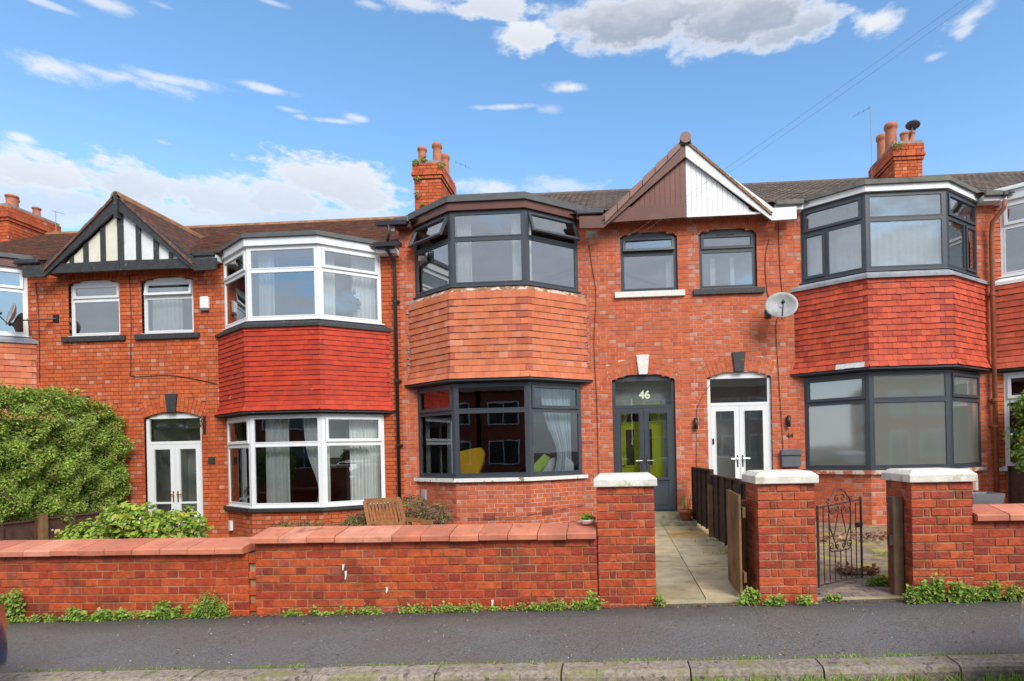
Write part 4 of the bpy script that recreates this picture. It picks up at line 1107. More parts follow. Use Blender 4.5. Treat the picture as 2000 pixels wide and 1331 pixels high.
# finial disc on the brown/white gable, ridge end
m = MB()
pts = [(1.48 + .105 * math.cos(a), 7.43 + .105 * math.sin(a)) for a in [i * math.pi / 8 for i in range(16)]]
m.add([(x_, 11.30, z_) for x_, z_ in pts] + [(x_, 11.36, z_) for x_, z_ in pts], [tuple(range(16)), tuple(range(31, 15, -1))] + [(i, i + 16, (i + 1) % 16 + 16, (i + 1) % 16) for i in range(16)])
m.build('ridge_end_cap', verge_m, h46['root'])
m = MB().box(-9.99, -9.91, 11.33, 11.42, 6.42, 6.93); m.build('gable_king_post', black_p, h48['root'])
# verge where the higher roof of the orange-bayed house ends over its lower neighbour
m = MB(); m.prism([(-4.33, 11.45, 6.10), (-4.33, 15.8, 8.40), (-4.33, 15.8, 8.25), (-4.33, 11.45, 5.95)], (.07, 0, 0)); m.build('verge_board', render_m, h46['root'])

# bay cheeks: rough mortar beside the orange tiled apron
def mortar_edge(x_, sgn, z0, z1, par):
    mb = MB(); z = z0; rr = random.Random(int(x_ * 10)); Fr = F((x_ - 1, 11.7), (x_ + 1, 11.7)); L_ = []; 
    pts = []
    while z < z1:
        pts.append((1 + sgn * rr.uniform(.05, .13), z)); z += .03
        pts.append((1 + sgn * rr.uniform(.01, .05), z)); z += .03
    for i in range(len(pts) - 1):
        q = [(1 - sgn * .06, pts[i][1]), pts[i], pts[i+1], (1 - sgn * .06, pts[i+1][1])]
        if sgn < 0: q = q[::-1]
        mb.fpoly(Fr, q, .001, .012 + rr.uniform(0, .012))
    mb.build('mortar_edge', render_m, par)
mortar_edge(-.58, 1, 2.95, 4.62, h46['root']); mortar_edge(-4.02, -1, 2.85, 4.62, h46['root'])

# ------------------------------------------------------------------ chimneys
def chimney(par, x0, x1, y0, y1, zb, zt, pots, pm=pot_m, brick=brick_b, mort=mortar_b):
    core = MB().box(x0 + .008, x1 - .008, y0 + .008, y1 - .008, zb, zt)
    core = core.build('chimney', mort, par)
    fs = [F((x0, y0), (x1, y0)), F((x1, y0), (x1, y1)), F((x0, y1), (x0, y0))]
    ps = []
    zc = zt - .42
    for i, f_ in enumerate(fs): ps += wrow(f_, 0, f_.len, zb, zc, None, .1 * i, .083, tones(int(abs(x0) * 10) + i, .1, .12))
    for j, (a, b, e) in enumerate(((zc, zc + .083, .03), (zc + .083, zc + .166, .06), (zc + .166, zt - .02, .035))):
        fs2 = [F((x0 - e, y0 - e), (x1 + e, y0 - e)), F((x1 + e, y0 - e), (x1 + e, y1 + e)), F((x0 - e, y1 + e), (x0 - e, y0 - e))]
        MB().box(x0 - e + .01, x1 + e - .01, y0 - e + .01, y1 + e - .01, a, b - .001).build('corbel_course', mort, par)
        for i, f_ in enumerate(fs2): ps += wrow(f_, 0, f_.len, a, b, None, .1 * i, .083, tones(int(abs(x0) * 10) + i, .1, .3))
    emit_bricks([(core, brick, ps)], 0, 0, .05, 0)
    MB().box(x0 - .01, x1 + .01, y0 - .01, y1 + .01, zt - .03, zt + .05).build('flaunching', render_m, par)
    for (px, py, r, h) in pots:
        pr = [(r, 0), (r * .95, h * .1), (r * .86, h * .72), (r * .88, h * .80), (r * 1.06, h * .84), (r * 1.08, h * .94), (r * .98, h), (r * .80, h), (r * .78, h * .4)]
        MB().lathe((px, py, zt + .02), pr, 18).build('chimney_pot', pm, par, True)
chimney(h46['root'], -4.98, -4.29, 14.85, 16.2, 6.8, 8.98, [(-4.82, 15.05, .115, .46), (-4.47, 15.2, .125, .62), (-4.42, 15.75, .12, .60), (-4.75, 15.9, .12, .4)])
chimney(h44['root'], 7.0, 7.66, 14.85, 16.2, 7.2, 8.86, [(7.16, 15.35, .15, .72), (7.2, 15.95, .13, .75), (7.5, 15.1, .115, .36), (7.32, 15.0, .1, .3)], pm=pot_m)
chimney(h50['root'], -16.75, -16.05, 14.85, 16.3, 6.2, 8.42, [(-16.2, 15.1, .14, .34), (-16.22, 15.8, .1, .30), (-16.5, 15.4, .14, .4)])
for k, (x_, z_, n_, s_) in enumerate(((-4.92, 8.96, 60, .1), (-4.70, 9.05, 40, .07), (-4.88, 8.55, 30, .06), (-4.9, 8.15, 30, .06), (-4.8, 7.9, 20, .05), (-4.25, 8.85, 40, .08), (7.05, 8.75, 60, .1))):
    p, d = blob(n_, (x_, 14.8, z_), (s_, .06, s_ * .8), 80 + k)
    o = leaves('moss_clump', leaf_weed, p, d, .05, h46['root'] if x_ < 0 else h44['root'], 60 + k)
# roof windows at the far right
m = MB(); m.add([(10.3, 13.8, 7.42), (11.4, 13.8, 7.42), (11.4, 15.0, 8.03), (10.3, 15.0, 8.03)], [(0, 1, 2, 3)])
rw = MB().prism([(10.2, 13.7, 7.37), (11.5, 13.7, 7.37), (11.5, 15.1, 8.08), (10.2, 15.1, 8.08)][::1], (0, 0, .1)).build('roof_window', upvc, h42['root'])
MB().prism([(10.3, 13.85, 7.56), (11.4, 13.85, 7.56), (11.4, 14.95, 8.11), (10.3, 14.95, 8.11)], (0, 0, .01)).build('pane', glass_m, rw)

# =================================================================== PIPES, CABLES, DISHES AND FITTINGS
def pipe(label, pts, r, m, brackets, cat='drainpipe', hopper=None):
    t_ = thing('drainpipe', label, cat, (pts[-1][0], pts[-1][1], pts[-1][2]))
    MB().tube(pts, r, 12).build('pipe', m, t_, True)
    for z in brackets:
        x_ = np.interp(z, [pts[-1][2], pts[-2][2]], [pts[-1][0], pts[-2][0]])
        MB().lathe((x_, pts[-1][1], z - .03), [(r, 0), (r * 1.3, .005), (r * 1.3, .055), (r, .06)], 12).build('collar', m, t_)
        MB().box(x_ - .07, x_ + .07, pts[-1][1] + .02, 11.7, z - .015, z + .015).build('bracket', m, t_)
    return t_
pipe('black drainpipe between the red painted bay and the orange tiled bay', [(-4.42, 11.42, 5.70), (-4.42, 11.44, 5.58), (-4.34, 11.6, 5.42), (-4.34, 11.62, 5.2), (-4.34, 11.62, .0)], .036, pvc_black, (4.6, 3.0, 1.7))
m = MB().box(-4.66, -4.12, 11.34, 11.46, 5.62, 5.70); o = recenter(m.build('gutter', pvc_black)); tag(o, 'short black gutter above the black drainpipe between the two bays', 'gutter')
pipe('thin black pipe dropping from the small roof edge between the two bays', [(-4.36, 11.4, 6.12), (-4.36, 11.42, 5.9), (-4.40, 11.42, 5.70)], .028, pvc_black, ())
o = recenter(MB().box(-4.62, -4.0, 11.38, 11.48, 6.05, 6.13).build('gutter', pvc_black)); tag(o, 'upper black gutter under the grey tiles left of the anthracite bay', 'gutter')
pipe('reddish brown drainpipe between the red tiled bay and the house at the right edge', [(7.36, 11.40, 6.0), (7.34, 11.42, 5.85), (7.22, 11.56, 5.65), (7.22, 11.6, 5.4), (7.22, 11.6, .0)], .042, pipe_br, (4.3, 2.3, 1.8))
def cable(label, pts, r=.006, m=cable_m, smooth=True):
    P = [Vector(p) for p in pts]; out = []
    if len(P) > 2 and smooth:
        for i in range(len(P) - 1):
            a, b = P[i], P[i+1]; pm, pn = P[max(i-1, 0)], P[min(i+2, len(P)-1)]
            for k in range(6):
                s = k / 6; out.append(.5 * ((2*a) + (b-pm)*s + (2*pm-5*a+4*b-pn)*s*s + (-pm+3*a-3*b+pn)*s*s*s))
        out.append(P[-1])
    else: out = P
    o = recenter(MB().tube(out, r, 5).build('cable', m)); tag(o, label, 'cable'); return o
Y_ = 11.685
cable('black cable running down the brickwork between the orange tiled bay and the anthracite door', [(-.42, Y_, 5.6), (-.36, Y_, 5.1), (-.30, Y_, 4.6), (-.36, Y_, 3.6), (-.33, Y_, 2.4), (-.33, Y_, .9)])
cable('black cable looping down from the white eaves to the satellite dish', [(3.10, Y_, 5.55), (3.02, Y_, 5.2), (3.03, Y_, 4.6), (3.12, Y_, 4.25)])
cable('straight black cable beside the dish going down past the wall light', [(3.28, Y_, 6.0), (3.30, Y_, 4.9), (3.34, Y_, 4.2), (3.20, Y_, 3.9), (3.22, Y_, 3.0), (3.28, Y_, 1.5), (3.28, Y_, .5)])
cable('thin cable from the keystone down to the wall light left of the white door', [(2.05, Y_, 2.95), (1.68, Y_, 2.4), (1.62, Y_, 2.0), (1.60, Y_, .9)], .004)
cable('dark cable down the wall between the satellite dish and the half timbered gable', [(-12.05, Y_, 5.3), (-12.0, Y_, 4.5), (-12.02, Y_, 3.2)])
cable('dark cable between the two white windows, turning towards the red painted bay', [(-9.99, Y_, 5.35), (-9.97, Y_, 4.6), (-10.0, Y_, 3.45), (-9.95, Y_, 3.26), (-9.2, Y_, 3.26), (-8.6, Y_, 3.16), (-8.15, Y_, 3.05)], .007)
cable('dark cable from the wall dish bracket down the left bay corner', [(-12.25, Y_, 4.55), (-12.2, Y_, 4.1), (-12.22, Y_, 3.6), (-12.5, Y_, 3.5)])
cable('thin cable sagging along the anthracite bay base wall', [(-3.95, 11.6, .66), (-3.75, 11.47, .35), (-3.02, 10.98, .30), (-2.3, 10.975, .27), (-1.6, 10.975, .33), (-.65, 11.66, .42)], .005)
cable('coiled dark cable on the wall left of the white bay at the right edge', [(7.62 + .1 * math.cos(a), 11.68, 5.35 + .12 * math.sin(a)) for a in [i * .6 for i in range(22)]], .006)
POLE = Vector((12.6, -8.4, 8.2))
for k, (a, lab) in enumerate((((-.30, 11.6, 5.28), 'upper overhead telephone wire rising from the cable bracket across the brown gable'), ((-.22, 11.6, 5.22), 'lower overhead telephone wire rising across the white gable half'))):
    a = Vector(a); pts = [a.lerp(POLE, s / 20) + Vector((0, 0, -.5 * math.sin(math.pi * s / 20))) for s in range(21)]
    cable(lab, pts, .0016, wire_m, False)
pl = thing('telegraph_pole', 'wooden telegraph pole across the street carrying the overhead wires', 'pole', (12.6, -8.4, -.1))
MB().tube([(12.6, -8.4, -.5), (12.6, -8.4, 8.4)], [.15, .11], 12).build('pole', wood_post, pl, True)
MB().box(12.2, 13.0, -8.45, -8.35, 8.0, 8.08).build('crossbar', wood_post, pl)

def dish(label, c, facing, r, mount, m, arm_len=.35, mm=None):
    t_ = thing('satellite_dish', label, 'satellite dish', mount)
    f_ = Vector(facing).normalized(); q = f_.to_track_quat('Z', 'Y').to_matrix(); c = Vector(c)
    mb = MB(); n, k = 24, 6; vs = []; 
    for i in range(k + 1):
        rr = r * i / k
        for a in range(n):
            th = 2 * math.pi * a / n; vs.append(c + q @ Vector((rr * math.cos(th), rr * .9 * math.sin(th), .28 * rr * rr / r)))
    fs = [(i * n + a, (i + 1) * n + a, (i + 1) * n + (a + 1) % n, i * n + (a + 1) % n) for i in range(k) for a in range(n)]
    mb.add(vs, [f[::-1] for f in fs]); re = mb.build('reflector', m, t_, True); sd_ = re.modifiers.new('s', 'SOLIDIFY'); sd_.thickness = .008
    foc = c + f_ * r * 1.1 - Vector((0, 0, r * .25)); low = c - (q @ Vector((0, 1, 0))) * (r * .9) * (1 if (q @ Vector((0, 1, 0))).z > 0 else -1)
    MB().tube([c - f_ * .05, low + f_ * .02, foc], .011, 6).build('feed_arm', pvc_black, t_)
    d_ = (c - foc).normalized(); MB().tube([foc - d_ * .02, foc + d_ * .04, foc + d_ * .09], [.03, .035, .022], 10).build('receiver', pvc_black if mm is None else mm, t_, True)
    mt = Vector(mount); MB().tube([c - f_ * .03, c - f_ * .12 - Vector((0, 0, .05)), mt], .016, 8).build('bracket', m if mm is None else mm, t_)
    MB().box(mt.x - .06, mt.x + .06, mt.y - .02, mt.y + .0, mt.z - .08, mt.z + .08).build('wall_plate', pvc_black, t_)
    return t_
dish('grey satellite dish seen face on beside the red tiled bay', (3.19, 11.30, 4.13), (-.15, -1, .32), .30, (3.05, 11.70, 4.10), dish_m)
dish('grey satellite dish turned sideways on the wall at the left edge', (-12.05, 11.25, 4.50), (-.55, -.8, .25), .27, (-11.62, 11.70, 4.52), dish_m, mm=pvc_black)
dish('small dark satellite dish tilted on top of the right chimney', (7.52, 15.0, 9.33), (.30, .25, .9), .17, (7.44, 15.06, 8.93), dishd_m)
def aerial(label, x_, y_, z0, h, n, a):
    t_ = thing('aerial', label, 'aerial', (x_, y_, z0)); MB().tube([(x_, y_, z0), (x_, y_, z0 + h)], .007, 6).build('mast', dish_m, t_)
    b = MB(); d = Vector((math.cos(a), math.sin(a), -.35)).normalized(); p = Vector((x_, y_, z0 + h)); b.tube([p, p + d * .45], .004, 5)
    s = d.cross(Vector((0, 0, 1))).normalized()
    for k in range(n): q = p + d * (.04 + .4 * k / n); b.tube([q - s * .10, q + s * .10], .003, 4)
    b.build('yagi', dishd_m, t_); return t_
aerial('thin tv aerial behind the far left chimney', -15.75, 15.9, 7.6, 1.05, 9, -.5)
aerial('thin tv aerial mast on the anthracite house chimney', -4.12, 15.6, 8.1, 1.25, 3, .3)
aerial('tall thin tv aerial mast on the right chimney', 6.78, 15.6, 7.9, 2.3, 3, 2.8)

Fh = F((0, 11.7), (1, 11.7))
def fitting(name, label, cat, u0, u1, z0, z1, dep, m, bev=.006, group=None):
    o = MB().fbox(Fh, u0, u1, z0, z1, 0, dep).build(name, m); recenter(o); tag(o, label, cat, group)
    b = o.modifiers.new('b', 'BEVEL'); b.width = bev; b.segments = 2; return o
al = thing('alarm_box', 'white burglar alarm box between the white window and the red painted bay', 'alarm box', (-8.36, 11.7, 4.56))
b_ = MB().fbox(Fh, -8.45, -8.27, 4.60, 4.85, 0, .07).build('housing', upvc, al); b_.modifiers.new('b', 'BEVEL').width = .015
MB().fbox(Fh, -8.44, -8.28, 4.565, 4.605, 0, .06).build('lens', plan_m, al)
for x_, lab in ((1.60, 'slim black wall light left of the white double door'), (3.385, 'slim black wall light right of the white double door')):
    t_ = thing('wall_light', lab, 'wall light', (x_, 11.7, 1.9)); MB().fbox(Fh, x_ - .03, x_ + .03, 1.94, 2.06, 0, .04).build('wall_plate', pvc_black, t_)
    MB().lathe((x_, 11.64, 1.88), [(.0, 0), (.035, 0), (.035, .22), (.0, .22)], 14).build('lamp_body', pvc_black, t_, True)
lb = thing('letter_box', 'grey wall mounted letter box right of the white double door', 'letter box', (3.41, 11.7, 1.1))
MB().fbox(Fh, 3.23, 3.59, 1.10, 1.36, 0, .10).build('box', grey_l, lb).modifiers.new('b', 'BEVEL').width = .01
MB().fpoly(Fh, [(3.21, 1.33), (3.61, 1.33), (3.59, 1.44), (3.23, 1.44)], 0, .13).build('lid', grey_l, lb).modifiers.new('b', 'BEVEL').width = .01
fitting('meter_box', 'small grey meter box at the left end of the anthracite bay base', 'meter box', 0, 0, 0, 0, 0, plan_m) if False else None
f46 = h46['faces'][0]
o = recenter(MB().fbox(f46, .12, .24, .60, .80, .002, .05).build('meter_box', dish_m)); tag(o, 'small pale grey box at the left end of the peeling white sill', 'meter box')
f48 = h48['faces'][0]
o = recenter(MB().fbox(f48, .10, .20, .04, .24, .002, .05).build('meter_box', upvc)); tag(o, 'small white box low on the wall under the black sill of the white bay', 'meter box')
o = recenter(MB().fbox(h44['faces'][2], .80, .90, .60, .80, .002, .05).build('meter_box', upvc)); tag(o, 'small white box above the grey planter at the right bay', 'meter box')
def text(body, size, m, at, par, name='lettering', ext=.004, bold=0.):
    cu = bpy.data.curves.new(name, 'FONT'); cu.body = body; cu.size = size; cu.extrude = ext; cu.align_x = 'CENTER'; cu.align_y = 'CENTER'; cu.offset = bold
    to = bpy.data.objects.new(name, cu); COL.objects.link(to); bpy.context.view_layer.update()
    me = bpy.data.meshes.new_from_object(to.evaluated_get(bpy.context.evaluated_depsgraph_get())); bpy.data.objects.remove(to)
    me.name = name; me.materials.clear(); me.materials.append(m)
    return link(name, me, par, at, (R(90), 0, 0))
text('46', .22, num_m, (.615, 11.715, 2.58), h46['root'], 'door_number', .004, .006)
pq = thing('number_plaque', 'small dark house number plaque right of the white glazed door behind the shrub', 'sign', (-8.30, 11.7, 1.4))
MB().fbox(Fh, -8.37, -8.23, 1.41, 1.54, 0, .02).build('plate', black_p, pq); text('48', .085, brass_m, (-8.30, 11.677, 1.475), pq, 'lettering', .002)
text('44', .13, pvc_black, (3.42, 11.69, 1.71), h44['root'], 'door_number', .004)
br = thing('hanging_bracket', 'black iron hanging basket bracket right of the white glazed door', 'bracket', (-8.47, 11.7, 2.1))
MB().tube([(-8.44, 11.69, 2.34), (-8.36, 11.5, 2.31), (-8.25, 11.3, 2.25), (-8.22, 11.28, 2.17), (-8.26, 11.33, 2.15)], .01, 6).build('arm', iron_m, br)
MB().tube([(-8.44, 11.69, 2.08), (-8.40, 11.6, 2.18), (-8.30, 11.4, 2.27)], .008, 6).build('brace', iron_m, br)
MB().box(-8.47, -8.41, 11.68, 11.7, 2.02, 2.40).build('wall_plate', iron_m, br)
db = MB().fbox(Fh, 1.935, 1.965, 1.58, 1.69, -.06, -.035); o = recenter(db.build('door_bell', pvc_black)); tag(o, 'black doorbell on the left jamb of the white double door', 'doorbell')
vt = MB().fbox(Fh, 2.10, 2.45, 5.695, 5.715, -.045, -.03); vt.build('trickle_vent', pvc_black, h44['root'])

# porch of no. 46: lime green inner door
fi = F((0, 12.09), (2, 12.09))
ld = thing('inner_door', 'lime green front door with arched glass inside the anthracite porch', 'door', (.45, 12.4, .2))
MB().fbox(fi, .02, .98, .2, 2.42, -.02, .03).build('door_leaf', lime_m, ld)
for a in ((.20, .44, 1.15, 1.95), (.56, .80, 1.15, 1.95), (.20, .44, .4, 1.0), (.56, .80, .4, 1.0)): MB().ring(fi, *a, .035, .03, .05).build('moulding', lime_m, ld)
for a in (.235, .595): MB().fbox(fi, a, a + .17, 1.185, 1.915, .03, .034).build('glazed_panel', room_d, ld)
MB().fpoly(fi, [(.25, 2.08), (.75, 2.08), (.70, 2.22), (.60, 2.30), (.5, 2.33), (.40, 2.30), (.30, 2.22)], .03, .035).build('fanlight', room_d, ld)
h = MB().fbox(fi, .09, .12, 1.02, 1.25, .03, .04); h.tube([fi.pt(.105, .08, 1.2), fi.pt(.25, .08, 1.2)], .011, 8); h.build('handle', chrome_m, ld)
MB().fbox(fi, -.02, .019, .2, 2.5, -.02, .02).build('door_lining', upvc, ld); MB().fbox(fi, .981, 1.08, .2, 2.5, -.02, .02).build('door_lining', upvc, ld)
rd = thing('radiator', 'white radiator under the side window inside the anthracite porch', 'radiator', (1.1, 12.8, .4))
for k in range(5): m = MB().box(1.00 + k * .045, 1.035 + k * .045, 12.01, 12.07, .55, 1.15); m.build('fin', upvc, rd)

# =================================================================== CURTAINS AND THINGS IN WINDOWS
def curtain(label, p0, p1, z0, z1, m, folds=7, amp=.03, gather=None, name='curtain', grp=None):
    """wavy cloth between two plan points; gather=(height, width share, side) pulls it in towards one side"""
    a, b = Vector((p0[0], p0[1])), Vector((p1[0], p1[1])); d = b - a; n = Vector((d.y, -d.x)).normalized()
    nu, nv = folds * 8, 14; vs = []
    for j in range(nv + 1):
        t_ = j / nv; z = z0 + (z1 - z0) * t_
        k = 1.
        if gather: k = 1 - (1 - gather[1]) * math.exp(-((t_ - gather[0]) / .33) ** 2)
        for i in range(nu + 1):
            s = i / nu; s2 = s * k + ((1 - k) if (gather and gather[2] > 0) else 0)
            w = math.sin(s * folds * 2 * math.pi + .6 * math.sin(s * 9)) * amp * (1 + .35 * math.sin(s * 17))
            p = a + d * s2 + n * w * (.7 + .5 * (1 - t_)); vs.append((p.x, p.y, z))
    fs = [(j * (nu + 1) + i, j * (nu + 1) + i + 1, (j + 1) * (nu + 1) + i + 1, (j + 1) * (nu + 1) + i) for j in range(nv) for i in range(nu)]
    mb = MB(); mb.add(vs, fs); o = recenter(mb.build(name, m, None, True)); tag(o, label, 'curtain', grp); return o
def on(h, fi, u, d): q = h['faces'][fi].pt(u, -d, 0); return (q[0], q[1])
# 46 upper
curtain('white curtain at the left of the upper anthracite bay centre window', on(h46, 1, .06, .25), on(h46, 1, .34, .25), 4.6, 6.05, curt_w, 5, .025)
curtain('white curtain at the right of the upper anthracite bay centre window', on(h46, 1, 1.12, .25), on(h46, 1, 1.40, .25), 4.6, 6.05, curt_w, 4, .025)
curtain('narrow white curtain in the right light of the upper anthracite bay', on(h46, 2, .1, .22), on(h46, 2, .25, .22), 4.6, 6.05, curt_w, 3, .02)
# 46 lower
curtain('red curtain in the top left light of the lower anthracite bay', on(h46, 0, .0, .25), on(h46, 0, 1.0, .25), 2.28, 2.8, curt_r, 11, .02)
curtain('blue grey curtain tied back at the right of the lower anthracite bay', on(h46, 2, .40, .25), on(h46, 2, 1.08, .25), .95, 2.8, curt_b, 8, .03, (.25, .5, 1))
curtain('pale curtain in the left light of the lower anthracite bay', on(h46, 0, .30, .5), on(h46, 0, .62, .5), .95, 2.25, curt_b, 5, .03)
# 48 upper
curtain('white curtain at the left of the upper white bay centre window', on(h48, 1, .08, .25), on(h48, 1, .40, .25), 4.1, 5.6, curt_w, 4, .025)
curtain('white curtain left of the potted tree in the upper white bay', on(h48, 2, .08, .25), on(h48, 2, .34, .25), 4.1, 5.6, curt_w, 4, .025)
curtain('wide white curtain at the right end of the upper white bay', on(h48, 2, .66, .25), on(h48, 2, 1.12, .25), 4.1, 5.6, curt_w, 6, .025)
# 48 lower
curtain('white curtain at the left of the lower white bay centre window', on(h48, 1, .12, .3), on(h48, 1, .60, .3), .45, 2.3, curt_w, 6, .03)
curtain('white curtain swept right at the right of the lower white bay centre window', on(h48, 1, .90, .3), on(h48, 1, 1.42, .3), .45, 2.3, curt_w, 6, .03, (.2, .45, 1))
curtain('full white curtain at the right end of the lower white bay', on(h48, 2, .55, .25), on(h48, 2, 1.14, .25), .45, 2.3, curt_w, 9, .028)
curtain('dark plum curtain edge beside the full white one in the lower white bay', on(h48, 2, .50, .35), on(h48, 2, .60, .35), .45, 2.3, curt_p, 2, .02)
curtain('narrow white curtain in the right light of the lower white bay near its post', on(h48, 2, .06, .3), on(h48, 2, .16, .3), .45, 2.3, curt_w, 2, .02)
# 44 upper nets, 48/50 small windows
curtain('white net curtain across the left face of the upper red tiled bay', on(h44, 0, .1, .2), on(h44, 0, 1.15, .2), 4.6, 5.65, curt_w, 9, .015)
curtain('white net curtain across the centre of the upper red tiled bay', on(h44, 1, .04, .2), on(h44, 1, 1.38, .2), 4.6, 5.6, curt_w, 11, .015)
curtain('cream curtain in the small white window next to the alarm box', (-9.72, 11.95), (-9.05, 11.95), 4.1, 5.2, curt_w, 7, .02)
for a, b, lab in ((2.02, 2.12, 'left white shutter post inside the small anthracite window of the white gable'), (2.42, 2.50, 'right white shutter post inside the small anthracite window of the white gable')):
    o = recenter(MB().box(a, b, 12.1, 12.15, 4.55, 5.35).build('shutter', upvc)); tag(o, lab, 'shutter')
for a, b, lab in ((.22, .26, 'thin white blind edge at the left of the small anthracite window of the brown gable'), (1.12, 1.22, 'white blind edge at the right of the small anthracite window of the brown gable')):
    o = recenter(MB().box(a, b, 12.0, 12.05, 4.6, 5.3).build('blind', upvc)); tag(o, lab, 'blind')
# yellow armchair, sofa with cushion, potted tree, table and chairs
ya = thing('armchair', 'bright yellow armchair in the lower anthracite bay window', 'armchair', (-2.9, 11.9, .55))
for nm, x0_, x1_, z0_, z1_ in (('backrest', -3.17, -2.72, .7, 1.60),):
    o = MB().fpoly(F((0, 11.62), (1, 11.62)), [(x0_, z0_), (x1_, z0_), (x1_ + .02, 1.1), (x1_ + .10, 1.3), (x1_ + .13, 1.5), (x1_ + .06, 1.62), (x1_ - .1, 1.60), (x0_ + .1, 1.55), (x0_, 1.5)], -.12, .05).build(nm, yellow_m, ya)
    b = o.modifiers.new('b', 'BEVEL'); b.width = .03; b.segments = 3
o = MB().box(-3.15, -2.72, 11.68, 12.3, .6, 1.05).build('seat', yellow_m, ya); b = o.modifiers.new('b', 'BEVEL'); b.width = .05; b.segments = 3
sf = thing('sofa', 'pale grey sofa arm in the right light of the lower anthracite bay', 'sofa', (-1.2, 11.7, .5))
o = MB().fpoly(F((0, 11.75), (1, 11.75)), [(-1.72, .6), (-.85, .6), (-.82, 1.25), (-.95, 1.38), (-1.25, 1.38), (-1.6, 1.2)], -.6, .0).build('backrest', sofa_m, sf); b = o.modifiers.new('b', 'BEVEL'); b.width = .04; b.segments = 3
o = MB().fpoly(F((0, 11.60), (1, 11.60)), [(-1.74, .95), (-1.40, 1.18), (-1.28, 1.38), (-1.40, 1.46), (-1.52, 1.34), (-1.76, 1.12)], -.08, 0).build('cushion', cush_m); recenter(o); tag(o, 'green cushion leaning on the pale grey sofa in the window', 'cushion')
pt_ = thing('potted_tree', 'black feathery ornamental tree standing in the upper white bay window', 'plant', (-5.2, 11.45, 4.1))
MB().tube([(-5.22, 11.50, 4.12), (-5.22, 11.50, 4.5)], .05, 8).build('stem', leafd_m, pt_)
p, d = blob(260, (-5.18, 11.50, 4.52), (.15, .1, .12), 3); p2, d2 = blob(120, (-5.24, 11.50, 4.72), (.08, .07, .08), 4)
leaves('foliage', leafd_m, np.vstack([p, p2]), np.vstack([d, d2]), .07, pt_, 4)
for (x_, z0_, w_, h_, m_n, lab, cat) in ((-6.98, .50, .12, .36, 'wood_bench', 'pale patterned chair back in the left of the lower white bay', 'chair'), (-6.2, .48, .46, .07, 'wood_bench', 'light wooden table edge low in the lower white bay', 'table'), (-5.35, .50, .20, .34, 'cream_panel', 'small cream cabinet in the right of the lower white bay', 'cabinet')):
    t_ = thing(cat, lab, cat, (x_, 11.7, z0_)); mt = MATS.get(m_n, cream_p)
    if cat == 'chair':
        MB().box(x_ - w_/2, x_ + w_/2, 11.72, 11.77, z0_ + .05, z0_ + h_).build('backrest', cream_p, t_); MB().box(x_ - w_/2, x_ - w_/2 + .03, 11.7, 11.74, z0_ - .3, z0_ + h_ + .03).build('post', wood_bench, t_)
    elif cat == 'table':
        MB().box(x_ - w_/2, x_ + w_/2, 11.75, 12.3, z0_ + .02, z0_ + .05).build('top', wood_bench, t_)
        MB().box(x_ - w_/2, x_ - w_/2 + .05, 11.78, 11.83, z0_ - .3, z0_ + .02).build('leg', wood_bench, t_); MB().box(x_ + w_/2 - .05, x_ + w_/2, 11.78, 11.83, z0_ - .3, z0_ + .02).build('leg', wood_bench, t_)
    else:
        MB().box(x_ - w_/2, x_ + w_/2, 11.75, 12.0, z0_ - .3, z0_ + h_).build('carcass', cream_p, t_)
        for k in range(3): MB().box(x_ - w_/2 + .02, x_ + w_/2 - .02, 11.735, 11.748, z0_ + .02 + k * .11, z0_ + .11 + k * .11).build('drawer', white_pn, t_)
# =================================================================== GATES AND FENCES
ig = thing('iron_gate', 'rusty wrought iron garden gate with scrolls, slightly open between two pillars', 'gate', (2.02, 6.06, .08))
gp = Vector((2.03, 6.07)); gq = Vector((2.63, 6.50)); Fg = F(gp[:], gq[:]); GL = Fg.len
zt_ = .885
def bar(u0, z0, u1, z1, r=.006, name='bar', tgt=None): MB().tube([Fg.pt(u0, 0, z0), Fg.pt(u1, 0, z1)], r, 6).build(name, iron_m, ig)
bar(0, .07, 0, zt_ + .01, .013, 'hanging_stile'); bar(GL, .07, GL, zt_ + .06, .012, 'closing_stile')
bar(0, .09, GL, .09, .010, 'bottom_rail'); bar(0, zt_ - .01, GL, zt_ + .03, .009, 'top_rail')
nb = 8
for k in range(1, nb):
    u = GL * k / nb
    if k in (1, 7): bar(u, .09, u, zt_)
    elif k in (2, 6): bar(u, .09, u, zt_)
    else: bar(u, .09, u, .42)
def curve(pts, r=.006, name='scroll'):
    P = [Vector(Fg.pt(a, d, z)) for a, z, d in [(q[0], q[1], q[2] if len(q) > 2 else 0) for q in pts]]
    MB().tube(P, r, 5).build(name, iron_m, ig)
c_ = GL / 2
def spiral(cu, cz, r0, turns, a0, sg=1): return [(cu + sg * r0 * (1 - .85 * k / 14) * math.cos(a0 + turns * 2 * math.pi * k / 14), cz + r0 * (1 - .85 * k / 14) * math.sin(a0 + turns * 2 * math.pi * k / 14)) for k in range(15)]
